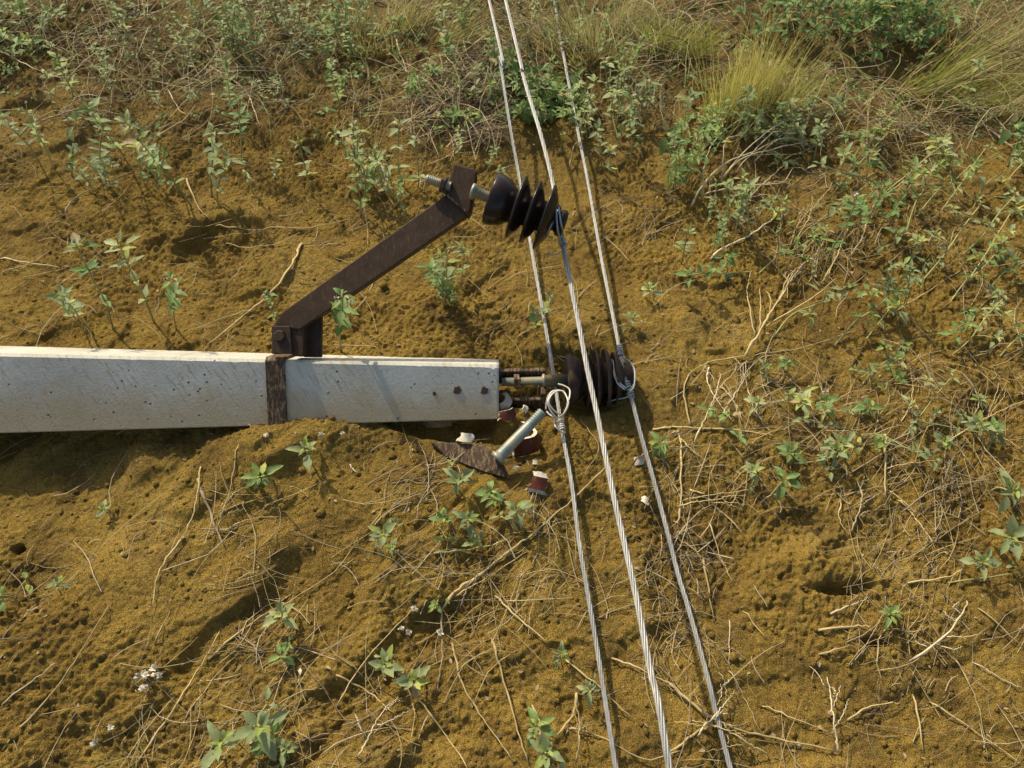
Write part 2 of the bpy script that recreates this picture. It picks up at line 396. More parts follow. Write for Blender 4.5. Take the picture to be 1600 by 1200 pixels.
# ------------------------------------------------------------------ the ground
def make_ground():
    ny_, nx_ = GH.shape
    co = np.empty((ny_ * nx_, 3), np.float32); co[:, 0] = GX.ravel(); co[:, 1] = GY.ravel(); co[:, 2] = GH.ravel()
    idx = np.arange(ny_ * nx_, dtype=np.int32).reshape(ny_, nx_)
    q = np.stack([idx[:-1, :-1], idx[:-1, 1:], idx[1:, 1:], idx[1:, :-1]], -1).reshape(-1, 4)
    me = bpy.data.meshes.new('ground'); me.vertices.add(len(co)); me.vertices.foreach_set('co', co.ravel())
    me.loops.add(q.size); me.loops.foreach_set('vertex_index', q.ravel())
    me.polygons.add(len(q)); me.polygons.foreach_set('loop_start', np.arange(0, q.size, 4, dtype=np.int32))
    me.polygons.foreach_set('use_smooth', np.ones(len(q), bool))
    me.update(calc_edges=True); me.materials.append(M['sand'])
    o = bpy.data.objects.new('ground', me); sc.collection.objects.link(o); tag(o, kind='structure')
make_ground()

# ------------------------------------------------------------------ the fallen pole and its hardware
E = 49.0                                                   # the face that shows looks up at this elevation
TN = Vector((0, -math.cos(R(E)), math.sin(R(E)))); TT = Vector((0, math.sin(R(E)), math.cos(R(E))))
lowA, lowB = Pz(779, 655, .030), Pz(0, 677, .075)
xdir = (lowB - lowA).normalized()
def face_w(L, px, py):                                     # width of the face, so that its upper edge is seen at this height
    k = .1
    for _ in range(30):
        q = pix(L + TT * k); k *= 1 + ((pix(L)[1] - py) / (pix(L)[1] - q[1]) - 1) * .8
    return k
wA, wB = face_w(lowA, 779, 570), face_w(lowB, 0, 552)
pole = empty('concrete_pole', Pz(390, 610, .05))
tag(pole, 'pale grey tapering concrete utility pole lying fallen on the sand', 'utility pole')
def section(L, wd, dp, ch, jit=0.0):
    raw = []
    for (a, b) in ((0, 0), (wd, 0), (wd, -dp), (0, -dp)):
        raw.append((a, b))
    out = []
    for i in range(4):
        p = Vector(raw[i]).to_2d() if False else raw[i]; q = raw[(i + 1) % 4]; r = raw[i - 1]
        def tow(p, q, d):
            l = math.hypot(q[0] - p[0], q[1] - p[1]); return (p[0] + (q[0] - p[0]) * d / l, p[1] + (q[1] - p[1]) * d / l)
        c = ch * (.35 if i == 0 else 1)
        out += [tow(p, r, c), tow(p, q, c)]
    return [L + TT * a + TN * b for a, b in out]
class HB(MB):                                              # mesh builder for parts two levels below the pole
    def build(s, name, mats, parent=None, **k):
        o = MB.build(s, name, mats, None, **k)
        root = Vector((0, 0, 0)); p = parent
        while p is not None: root += Vector(p.location); p = p.parent
        for v in o.data.vertices: v.co -= root
        o.parent = parent; return o
def make_shaft():
    N = 260; Lfar = 3.2; full = (lowB - lowA).length; rings = []
    for i in range(N + 1):
        t = Lfar * (i / N) ** 1.15 / full
        L = lowA + (lowB - lowA) * t; wd = wA + (wB - wA) * t
        ring = section(L, wd, wd * .92, .006)
        # chips and casting wobble
        for k in (1, 2, 3):
            x = np.array([L.x * 26.0 + k * 7.3]); y = np.array([k * 3.1])
            a = float(perlin(x, y, 60)[0]); b = float(perlin(x * 5.5, y, 61)[0])
            chip = max(0, a - .42) * .016 * (1 if b > -.1 else .2) + .0003 * b
            ring[k] = ring[k] + (-TT * chip if k == 2 else (TT * chip if k == 1 else -TN * chip * .5))
        if i == 0:
            c = sum(ring, Vector()) / len(ring); ring0 = [p + (c - p) * .035 for p in ring]; rings.append(ring0)
            ring = [p + xdir * .004 for p in ring]
        rings.append(ring)
    mb = MB(); n = len(rings[0]); vs = [p for r_ in rings for p in r_]
    fs = [(i * n + k, (i + 1) * n + k, (i + 1) * n + (k + 1) % n, i * n + (k + 1) % n) for i in range(len(rings) - 1) for k in range(n)]
    fs.append(tuple(range(n))); fs.append(tuple(range((len(rings) - 1) * n, len(rings) * n))[::-1])
    mb.add(vs, fs); return mb.build('shaft', M['concrete'], pole, smooth=False)
shaft = make_shaft()
def on_face(px, py, lift=0.0):                             # where the sight line meets the plane of the pole's face
    r = ray(px, py); p0 = lowA; nrm = xdir.cross(TT).normalized()
    if nrm.dot(TN) < 0: nrm = -nrm
    t = (p0 - CAM).dot(nrm) / r.dot(nrm); return CAM + r * t + nrm * lift
for (px, py, r_) in ((715, 610, .0095), (757, 611, .0085), (679, 615, .0045)):
    mb = HB(); c = on_face(px, py, .0012); poly = []
    for k in range(14):
        a = 2 * math.pi * k / 14; rr = r_ * U(.75, 1.2)
        poly.append(c + xdir * rr * math.cos(a) + TT * rr * math.sin(a))
    mb.prism(poly, -TN * .004)
    mb.build('rust_spot' if r_ > .005 else 'bolt_hole', M['rust'] if r_ > .005 else M['dark_twig'], shaft, smooth=False)

# --- cross-arm: clamp band, lug, upper arm, head
arm = empty('cross_arm', on_face(432, 600))
arm.parent = pole; arm.location = on_face(432, 600) - Vector(pole.location)
ARM_AT = on_face(432, 600)
def clamp_band():
    mb = HB(); th = .006
    x0, x1 = on_face(447, 600).x, on_face(417, 600).x
    def prof(x):
        t = (x - lowA.x) / (lowB.x - lowA.x); L = lowA + (lowB - lowA) * t; wd = wA + (wB - wA) * t; L = Vector((x, L.y, L.z))
        inn = section(L, wd, wd * .92, .006)
        outer = [p for p in section(L - TT * th + TN * th, wd + 2 * th, wd * .92 + 2 * th, .008)]
        return inn, outer
    i0, o0 = prof(x0); i1, o1 = prof(x1); n = 8
    vs = i0 + o0 + i1 + o1; fs = []
    for k in range(n):
        j = (k + 1) % n
        fs += [(n + k, n + j, 3 * n + j, 3 * n + k), (k, 2 * n + k, 2 * n + j, j), (k, j, n + j, n + k), (2 * n + k, 3 * n + k, 3 * n + j, 2 * n + j)]
    mb.add(vs, fs); return mb.build('clamp_band', M['dirty_steel'], arm, smooth=False, bevel=.0015)
band = clamp_band()
DZ = FW.copy()
def quad_prism(mb, corners, depth, thick, mi=0, dvec=None):
    poly = [Pd(x, y, (depth if not isinstance(depth, (list, tuple)) else depth[i])) for i, (x, y) in enumerate(corners)]
    mb.prism(poly, (dvec or DZ) * thick, mi); return poly
d_root = pix(on_face(440, 545))[2] - .004
# lug plate with bolt, above the pole's edge
mb = HB(); quad_prism(mb, [(424, 509), (453, 509), (456, 553), (424, 553)], d_root - .004, .010); lug = mb.build('clamp_lug', M['steel'], arm, smooth=False, bevel=.002)
mb = HB(); c = Pd(438, 525, d_root - .004); mb.lathe(c, -FW, [(0, .0125), (.009, .0125), (.010, .0105)], 6); mb.build('bolt', M['steel'], arm, smooth=False, bevel=.001)
mb = HB(); quad_prism(mb, [(454, 500), (474, 508), (474, 556), (456, 556)], [d_root + .004] * 4, .05); mb.build('bracket_web', M['steel'], arm, smooth=False, bevel=.002)
mb = HB(); quad_prism(mb, [(474, 506), (503, 488), (502, 558), (474, 558)], [d_root + .035] * 4, .012); mb.build('rear_lug', M['steel'], arm, smooth=False, bevel=.002)
D0, D1 = d_root + .000, 1.560
mb = HB()
quad_prism(mb, [(425.6, 510), (441, 488), (697, 304), (725, 327), (731, 336), (468, 515)], [D0, D0, D1, D1, D1, D0], .006)
# channel flanges behind the web
def flange(a, b, da, db, th=.006, dep=.038):
    p, q = Pd(*a, da + .0055), Pd(*b, db + .0055); across = (q - p).cross(FW).normalized() * th
    if across.z > 0: pass
    mb.prism([p, q, q + FW * dep, p + FW * dep], across if across.dot(UP) * (1 if a[1] > 505 else -1) > 0 else -across)
flange((469, 513), (729, 335), D0, D1); flange((442, 490), (697, 306), D0, D1)
mb.build('upper_arm', M['steel'], arm, smooth=False, bevel=.0022)
mb = HB(); dH = D1 - .006
quad_prism(mb, [(695, 301), (709, 255), (740, 263), (745, 269), (743, 288), (736, 326), (731, 336)], [dH] * 7, .05)
mb.build('arm_head', M['steel'], arm, smooth=False, bevel=.0035)
mb = HB(); quad_prism(mb, [(694, 303), (697, 301), (728, 328), (726, 331)], dH - .001, .004); mb.build('weld_seam', M['dirty_steel'], arm, smooth=False)
# lower arm, mostly buried
g = lambda px, py, l: G(px, py, l)
mb = HB(); top = [g(672, 690, .016), g(757, 696, .026), g(772, 710, .028), g(789, 729, .024)]; bot = [g(796, 748, .006), g(760, 738, .006), g(700, 716, .004)]
mb.prism(top + bot, (-UP * .0 + Vector((0, .010, -.03)))); mb.build('lower_arm', M['dirty_steel'], arm, smooth=False, bevel=.002)
# broken insulator's steel pin standing on the lower arm
pa, pb = g(778, 716, .040), g(848, 644, .090)
mb = HB(); ax = pb - pa; Lp = ax.length
prof = [(-.004, .019), (.004, .0195), (.006, .0145), (.016, .0142), (Lp * .72, .0128)]
for k in range(6): z_ = Lp * (.74 + .043 * k); prof += [(z_, .0112), (z_ + .002, .0136), (z_ + .0035, .0112)]
prof += [(Lp, .0112)]
prof = [(a, b * .86) for a, b in prof]
mb.lathe(pa, ax, prof, 20); broken_pin = mb.build('broken_insulator_pin', M['zinc'], arm)

# --- raised insulator on the cross-arm
def insulator(parent, base, head, sheds, rpin, matb, name='insulator'):
    root = empty(name, (0, 0, 0)); root.parent = parent
    off = Vector((0, 0, 0)); p = parent
    while p: off += Vector(p.location); p = p.parent
    root.location = base - off
    return root
def axis_pt(t, a=(738, 299), b=(880, 350), d=1.545): return Pd(a[0] + (b[0] - a[0]) * t, a[1] + (b[1] - a[1]) * t, d)
mmpx = 1.545 / FPX
ins = insulator(pole, axis_pt(0), axis_pt(1), None, 0, None)
ax = (axis_pt(1) - axis_pt(0)).normalized(); AL = (axis_pt(1) - axis_pt(0)).length
def shed_profile(s):                                       # s: metres per photograph pixel
    pr = [(34, 8), (31, 36), (30.5, 40), (33, 42.5), (56, 36), (66, 27)]
    for (t, r_) in ((73, 49.5), (96, 50), (119, 51.5)):
        pr += [(t + 6, 25), (t - .5, r_ - 2), (t - 1, r_), (t + 1.2, r_ + .6), (t + 3, r_ - 1), (t + 12, 34), (t + 16, 24)]
    pr += [(133, 17), (138, 15), (141, 17), (144, 21), (150, 21.5), (154, 18), (155, 8)]
    return [(a * s, b * s) for a, b in pr]
mb = HB(); mb.lathe(axis_pt(0), ax, shed_profile(mmpx), 56); mb.build('porcelain_sheds', M['glaze'], ins)
mb = HB(); mb.lathe(axis_pt(0), ax, [(-.002, .017), (.004, .0175), (.007, .0125), (.05, .0105), (.06, .0105)], 24); mb.build('steel_pin', M['zinc'], ins)
mb = HB(); st = Pd(666, 279, 1.55); en = Pd(700, 290, 1.55); L_ = (en - st).length; pr = [(0, .0085)]
for k in range(13): z_ = .003 + k * (L_ * .085); pr += [(z_, .0086), (z_ + .0015, .0102), (z_ + .003, .0086)]
mb.lathe(st, en - st, pr + [(L_, .009)], 16); mb.build('threaded_end', M['zinc'], ins)
mb = HB(); mb.lathe(Pd(689, 287, 1.549), en - st, [(0, .017), (.011, .017)], 6); mb.build('nut', M['steel'], ins, smooth=False, bevel=.0012)

# --- half-buried insulator at the pole's end, with its rod and bracket
brk = empty('top_bracket', Pz(815, 592, .03)); brk.parent = pole; brk.location = Pz(815, 592, .03) - Vector(pole.location)
zr = .045
def flat(mb, a, b, z, w_, th):
    p, q = Pz(*a, z), Pz(*b, z); u = (q - p).normalized(); v = u.cross(Vector((0, 0, 1))).normalized() * w_ * .5
    mb.prism([p - v, q - v, q + v, p + v], Vector((0, 0, -th)))
mb = HB(); flat(mb, (770, 578), (852, 577), zr + .012, .010, .05); mb.build('side_bar', M['dirty_steel'], brk, smooth=False, bevel=.002)
mb = HB(); flat(mb, (770, 624), (846, 622), zr - .02, .010, .045); mb.build('side_bar', M['dirty_steel'], brk, smooth=False, bevel=.002)
mb = HB(); flat(mb, (850, 576), (849, 616), zr - .004, .012, .04); mb.build('cross_plate', M['dirty_steel'], brk, smooth=False, bevel=.002)
b0, b1 = Pz(784, 597, zr - .002), Pz(988, 590, zr)
ins2 = insulator(pole, b0, b1, None, 0, None); ins2['label'] = 'insulator half buried in sand and caked with mud'
ax2 = (b1 - b0).normalized(); s2 = (b1 - b0).length / 204
mb = HB(); mb.lathe(b0, ax2, [(a * s2, r_ * s2) for a, r_ in [(0, 6.5), (62, 6.5), (64, 11), (67, 11), (68, 8.5), (108, 8.5)]], 22); mb.build('steel_pin', M['zinc'], ins2)
mb = HB(); mb.lathe(b0 + ax2 * s2 * 19, ax2, [(0, 12 * s2), (9 * s2, 12 * s2)], 6); mb.build('nut', M['dirty_steel'], ins2, smooth=False, bevel=.001)
pr = [(104, 8), (101, 32), (100, 36), (102, 39), (107, 40), (121, 33), (124, 27)]
for (t, r_) in ((132, 44), (147, 46), (162, 46), (176, 41)):
    pr += [(t + 3, 25), (t - 2, r_ - 3), (t - 2.5, r_), (t + .2, r_ + .5), (t + 2.4, r_ - 2), (t + 8, 31), (t + 10, 25)]
pr += [(190, 18), (193, 22), (198, 23), (202, 20), (204, 8)]
mb = HB(); mb.lathe(b0, ax2, [(a * s2, r_ * s2) for a, r_ in pr], 48, wob=.012); mb.build('porcelain_sheds', M['dirty_glaze'], ins2)

# ------------------------------------------------------------------ conductors
def strand_cable(name, pts, r, label):
    path = smooth_path(pts, 40); acc = [0.0]
    for a, b in zip(path, path[1:]): acc.append(acc[-1] + (b - a).length)
    L = acc[-1]; step = .0085; n = int(L / step); cl = []; j = 0
    for i in range(n + 1):
        s = L * i / n
        while j < len(acc) - 2 and acc[j + 1] < s: j += 1
        t = (s - acc[j]) / max(1e-9, acc[j + 1] - acc[j]); cl.append(path[j].lerp(path[j + 1], t))
    mb = MB(); pitch = r * 2 * 13.5
    mb.tube(cl, r * .42, 6)
    rs = r * .33; ro = r - rs
    for k in range(6):
        sp = []; 
        for i, p in enumerate(cl):
            t = (cl[min(i + 1, n)] - cl[max(i - 1, 0)]).normalized(); u = Vector((0, 0, 1)) - t * t.z; u.normalize(); v = t.cross(u)
            a = 2 * math.pi * (k / 6 + (L * i / n) / pitch); sp.append(p + (u * math.cos(a) + v * math.sin(a)) * ro)
        mb.tube(sp, rs, 7)
    root = empty(name, cl[n // 2]); mb.build('strands', M['wire'], root)
    tag(root, label, 'power line', 'bare stranded conductors lying across the scene')
    return root, path
def gp(px, py, lift): return G(px, py, lift)
RW = .0045
wl_px = [(767, 12, .03), (781, 94, .035), (797, 196, .035), (812, 280, .035), (831, 392, .03), (845, 470, .028), (854, 520, .05), (863, 586, .085), (870, 616, .075), (879, 677, .04), (893, 754, .035), (905, 847, .035), (916, 913, .04), (936, 1032, .04), (962, 1200, .04)]
def lowpass(pts, k=3):
    P = [Vector(p) for p in pts]
    for _ in range(k): P = [P[0]] + [(P[i - 1] + P[i] * 2 + P[i + 1]) / 4 for i in range(1, len(P) - 1)] + [P[-1]]
    return P
def extend(P, near, far):
    d0 = (P[0] - P[1]).normalized(); d1 = (P[-1] - P[-2]).normalized()
    a = P[0] + d0 * far; a.z = gz(a.x, a.y) + .03; b = P[-1] + d1 * near; b.z = P[-1].z
    return [a] + P + [b]
def ground_line(spec):
    out = []
    for (x, y, l) in spec:                                 # keep a straight height profile, not the ground's crumbs
        p = Pz(x, y, l); out.append(p)
    zs = lowpass(out, 1); return [Vector((p.x, p.y, q.z)) for p, q in zip(out, zs)]
def fit(spec, z_of):                                       # along the sight lines at given heights
    return [Pz(x, y, z_of[i]) for i, (x, y) in enumerate(spec)]
def above(px, py, lift):                                   # over the highest ground within 4 cm
    p = G(px, py); zs = max(gz(p.x + dx, p.y + dy) for dx in (-.02, 0, .02) for dy in (-.03, 0, .03)); return zs + lift
def lay(spec):
    zs = [above(x, y, l) for x, y, l in spec]
    for _ in range(2): zs = [zs[0]] + [max(zs[i] * .6 + (zs[i - 1] + zs[i + 1]) * .2, (zs[i - 1] + zs[i + 1]) / 2 - .004) for i in range(1, len(zs) - 1)] + [zs[-1]]
    return [Pz(x, y, z) for (x, y, l), z in zip(spec, zs)]
WL = lay([(767, 12, .17), (781, 94, .14), (797, 196, .07), (812, 280, .03), (831, 392, .02), (854, 520, .02), (866, 592, .016), (879, 677, .02), (893, 754, .02), (905, 847, .022), (916, 913, .022), (936, 1032, .022), (962, 1200, .022)])
wire_a, path_a = strand_cable('conductor_wire', extend(WL, .7, 3.0), RW, 'thin bare conductor passing under the steel rod at the pole tip')
zm = [.215, .222, .232, .236, .240, .245, .255, .268, .278, .290, .312, .335, .36]
mp_ = [(790, 0), (818, 119), (845, 210), (864, 288), (880, 385), (893, 450), (907, 520), (918, 578), (934, 652), (960, 780), (990, 913), (1016, 1046), (1046, 1200)]
MID = fit(mp_, zm)
wire_b, path_b = strand_cable('conductor_wire', extend(MID, .7, 3.0), RW * 1.12, 'thicker looking middle conductor tied to the raised insulator, held clear of ground')
WR = lay([(866, 0, .02), (881, 87, .05), (899, 185, .05), (918, 280, .025), (939, 399, .025), (963, 520, .045), (974, 580, .055), (986, 619, .045), (1000, 674, .03), (1020, 745, .025), (1043, 832, .025), (1060, 899, .025), (1075, 948, .025), (1106, 1060, .025), (1141, 1200, .025)])
wire_c, path_c = strand_cable('conductor_wire', extend(WR, .7, 3.0), RW, 'bare conductor tied beside the half-buried insulator, farthest from the pole')
def near_path(path, px, py):
    return min(range(len(path)), key=lambda i: (pix(path[i])[0] - px) ** 2 + (pix(path[i])[1] - py) ** 2 if (path[i] - CAM).dot(FW) > .1 else 1e9)
def coil(mb, path, px, py, turns, r, rw, pitch):
    i = near_path(path, px, py); c = path[i]; t = (path[i + 3] - path[i - 3]).normalized(); u = t.orthogonal().normalized(); v = t.cross(u); pts = []
    for k in range(int(turns * 12) + 1):
        a = 2 * math.pi * k / 12; s = (k / 12 - turns / 2) * pitch
        pts.append(c + t * s + (u * math.cos(a) + v * math.sin(a)) * (r * (1 + .06 * math.sin(a * .37))))
    mb.tube(pts, rw, 6)
def loopw(mb, spec, rw, mi=0):
    mb.tube(smooth_path([Pz(x, y, z) for x, y, z in spec], 6), rw, 6, mi)
# tie on the raised insulator
mb = MB(); coil(mb, path_b, 879, 379, 4.5, RW + .0022, .0021, .0048)
def dl(spec, rw): mb.tube(smooth_path([Pd(*p) for p in spec], 6), rw, 6)
dl([(868, 322, 1.545), (869, 325, 1.515), (870, 345, 1.512), (872, 362, 1.52), (877, 381, 1.575)], .0021)
dl([(871, 322, 1.55), (873, 326, 1.515), (876, 346, 1.513), (879, 360, 1.53), (881, 379, 1.575)], .0021)
dl([(867, 330, 1.53), (862, 350, 1.515), (855, 367, 1.53), (863, 372, 1.57)], .0018)
dl([(881, 372, 1.58), (878, 392, 1.59), (866, 398, 1.60), (856, 394, 1.61)], .0015)
dl([(866, 334, 1.585), (867, 321, 1.565), (872, 319, 1.55), (876, 325, 1.55), (876, 335, 1.58)], .0021)
mb.build('tie_wire', M['tie'], wire_b)
# tie at the half-buried insulator
zt = .075
mb = MB(); coil(mb, path_c, 966, 549, 6, RW + .002, .0019, .0055); coil(mb, path_c, 979, 603, 3.5, RW + .002, .0019, .0055); coil(mb, path_c, 985, 617, 2.5, RW + .002, .0019, .006)
loopw(mb, [(958, 563, zt), (961, 585, zt + .01), (967, 597, zt + .01), (978, 607, zt + .01)], .0018)
loopw(mb, [(955, 562, zt), (959, 584, zt + .012), (965, 599, zt + .012), (976, 609, zt + .01)], .0018)
loopw(mb, [(972, 558, zt), (984, 565, zt), (991, 577, zt), (992, 590, zt), (990, 605, zt), (984, 612, zt)], .0018)
loopw(mb, [(974, 556, zt), (981, 570, zt - .01), (990, 583, zt - .01), (993, 593, zt - .01), (984, 611, zt)], .0015)
loopw(mb, [(986, 618, zt - .01), (975, 622, zt - .02), (962, 624, zt - .03), (948, 629, zt - .04)], .0017)
mb.build('tie_wire', M['tie'], wire_c)
# loosened loops on the first conductor
zl = .075
mb = MB(); coil(mb, path_a, 878, 665, 5, RW + .002, .0019, .0052)
loopw(mb, [(872, 655, zl), (861, 643, zl + .01), (856, 628, zl + .02), (861, 614, zl + .02), (870, 610, zl + .02), (881, 613, zl + .02), (887, 626, zl + .02), (884, 640, zl + .01), (876, 655, zl), (872, 664, zl - .01)], .0019)
loopw(mb, [(876, 648, zl), (865, 641, zl + .015), (858, 630, zl + .025), (860, 620, zl + .03), (868, 612, zl + .03), (879, 611, zl + .03), (885, 619, zl + .03), (888, 631, zl + .03), (882, 645, zl + .02), (874, 652, zl)], .0019)
loopw(mb, [(853, 640, zl - .01), (854, 628, zl), (857, 617, zl + .01), (864, 611, zl + .02), (872, 610, zl + .02)], .0017)
loopw(mb, [(872, 600, zl + .01), (882, 603, zl + .01), (890, 609, zl + .01), (890, 620, zl + .01), (886, 632, zl + .01)], .0019)
loopw(mb, [(854, 643, zl), (859, 648, zl), (866, 653, zl), (867, 663, zl - .01), (869, 668, zl - .01), (880, 677, zl - .02)], .0019)
mb.build('tie_wire', M['pale_tie'], wire_a)

# ------------------------------------------------------------------ porcelain shards
def shard(px, py, w_px, h_px, rz, bend, tilt, label, lift=.012, outer='maroon', wedge=.3, thick=None, whites=False):
    thick = thick or (.0045 if w_px < 22 else .007)
    c = G(px, py, lift); s = pix(c)[2] / FPX; W_, H_ = w_px * s, h_px * s
    mb = MB(); nu, nv = 8, 5; top, bot = [], []
    rg = random.Random(int(px * 7 + py)); eu = [rg.uniform(-.22, .22) for _ in range(nv + 1)]; ev = [rg.uniform(-.35, .35) for _ in range(nu + 1)]; ev = [(ev[max(0, i - 1)] + ev[i] + ev[min(nu, i + 1)]) / 3 for i in range(nu + 1)]
    for j in range(nv + 1):
        for i in range(nu + 1):
            a, b = i / nu - .5, j / nv - .5
            x = W_ * (a * (1 - wedge * (b + .5)) + (eu[j] * .5 if i in (0, nu) else 0)); y = H_ * (b + (ev[i] * .22 if j in (0, nv) else 0))
            z = -bend * W_ * (2 * a) ** 2 - (thick * .6 if whites and j in (0, nv) else 0)
            top.append((x, y, z)); bot.append((x * .96, y * .96, z - thick))
    k = nu + 1; n = len(top)
    mb.add(top + bot, [])
    for j in range(nv):
        for i in range(nu):
            q = (j * k + i, j * k + i + 1, (j + 1) * k + i + 1, (j + 1) * k + i); mb.f.append(q); mb.m.append(1 if (whites and j in (0, nv - 1)) else 0)
            mb.f.append(tuple(v + n for v in q[::-1])); mb.m.append(0 if bend > .3 else 1)
    rim = [i for i in range(k)] + [j * k + nu for j in range(1, nv + 1)] + [nv * k + i for i in range(nu - 1, -1, -1)] + [j * k for j in range(nv - 1, 0, -1)]
    for a, b in zip(rim, rim[1:] + rim[:1]): mb.f.append((b, a, a + n, b + n)); mb.m.append(1)
    o = mb.build('porcelain_shard', [M[outer], M['porcelain']], None, smooth=False)
    o.location = c; o.rotation_euler = (R(tilt[0]), R(tilt[1]), R(rz))
    tag(o, label, 'pottery shard', 'broken insulator shards')
shard(842, 756, 30, 34, -12, .10, (28, 4), 'squarish maroon glazed shard with white broken edges beside the thin conductor', .018, thick=.011, whites=True)
shard(842, 690, 62, 30, 62, .55, (70, 10), 'large curved maroon shard with pale rim just below the leaning steel pin', .03, thick=.009)
shard(795, 632, 40, 13, 62, .35, (55, 0), 'curved white sliver standing at the corner of the pole tip', .02, outer='porcelain')
shard(797, 648, 34, 16, 25, .25, (40, 8), 'dark maroon shard lying against the underside of the pole tip', .012)
shard(728, 687, 26, 14, -8, .2, (30, 0), 'blunt white chip resting on the buried lower arm', .030, outer='porcelain', thick=.012)
shard(1001, 720, 20, 13, 15, .4, (35, 0), 'rounded white chip tucked under the conductor farthest from the pole', .010, outer='porcelain')
shard(1008, 781, 15, 10, -35, .2, (25, 0), 'small white flake lower down beside the conductor farthest from the pole', .008, outer='porcelain', thick=.004)
shard(822, 640, 12, 9, 70, .2, (45, 0), 'tiny pale chip in the pit above the leaning pin', .012, outer='porcelain', thick=.004)
shard(820, 706, 9, 14, 20, .2, (40, 0), 'small pale splinter between the leaning pin and the curved shard', .010, outer='porcelain', thick=.004)
shard(836, 722, 9, 7, 0, .1, (15, 0), 'tiny white crumb of porcelain above the squarish maroon shard', .006, outer='porcelain', thick=.004)
shard(683, 661, 60, 14, 4, .25, (35, 0), 'long dirty pale fragment in the shade under the pole', .012, outer='litter', wedge=.1)

# ------------------------------------------------------------------ labels from landmarks
LM = [('the footprint pit', 345, 385), ('the small round pit', 508, 240), ('the steel arm head', 720, 295), ('the clamp band', 432, 600), ('the raised insulator', 825, 330),
      ('the pole tip', 781, 605), ('the half-buried insulator', 935, 590), ('the leaning steel pin', 812, 680), ('the squarish maroon shard', 842, 758), ('the straw-topped grass tuft', 1165, 115),
      ('the wide green grass tuft', 1480, 100), ('the bare twig fan', 1120, 285), ('the burrow under the ledge', 1330, 920), ('the sand mound against the pole', 530, 665),
      ('the forked bare branch', 1190, 510), ('the upright yellow stalk', 1383, 725), ('the white flower tuft', 238, 1066), ('the dense green shrub', 770, 105), ('the hollow under the pole', 90, 715)]
HOURS = 'twelve one two three four five six seven eight nine ten eleven'.split()
ORD = 'closest second third fourth fifth sixth seventh eighth ninth tenth eleventh twelfth'.split()
REG = []
def reg(o, phrase, px, py): REG.append((o, phrase, px, py))
def finish_labels():
    buckets = {}
    for (o, ph, x, y) in REG:
        nm, lx, ly = min(LM, key=lambda l: (l[1] - x) ** 2 + (l[2] - y) ** 2)
        hr = HOURS[int(round(math.degrees(math.atan2(x - lx, ly - y)) / 30)) % 12]
        buckets.setdefault((ph, nm, hr), []).append((math.hypot(x - lx, y - ly), o))
    for (ph, nm, hr), L in buckets.items():
        L.sort(key=lambda t: t[0])
        for k, (_, o) in enumerate(L):
            tail = '' if len(L) == 1 else (', the closest' if k == 0 else ', %s closest' % ORD[min(k, 11)])
            o['label'] = '%s at %s o\'clock from %s%s' % (ph, hr, nm, tail)

# ------------------------------------------------------------------ weeds
def rosette(mb, c, axis_, n, L, W, mi=0, mi2=1, young=True):
    ax_ = Vector(axis_).normalized(); u = ax_.orthogonal().normalized(); v = ax_.cross(u); a0 = U(0, 6.3)
    for k in range(n):
        a = a0 + k * 2.4 + U(-.7, .7); q = k / max(1, n - 1); el = .05 + .9 * q + U(-.4, .4)
        out = u * math.cos(a) + v * math.sin(a); d = out * math.cos(el) + ax_ * math.sin(el)
        l = L * (1.15 - .65 * q) * U(.62, 1.18); pet = l * .22
        b = Vector(c) + ax_ * (q - .6) * L * .35
        mb.leaf(b + d * pet, d, ax_ * math.cos(el) - out * math.sin(el) * .6 + Vector((U(-.2, .2), U(-.2, .2), .1)), l, l * W * U(.85, 1.15), mi2 if (young and q > .82) else rng.choices((mi, mi2, 2 if young else mi), (84, 9, 7))[0], fold=U(.15, .85), curl=U(.0, 1.2))
def flower(mb, c, r):
    for _ in range(16):
        d = Vector((U(-1, 1), U(-1, 1), U(-.3, 1))).normalized(); mb.leaf(Vector(c), d, d.orthogonal(), r, r * .75, 0, .1, .3, 3)
VAR = {}
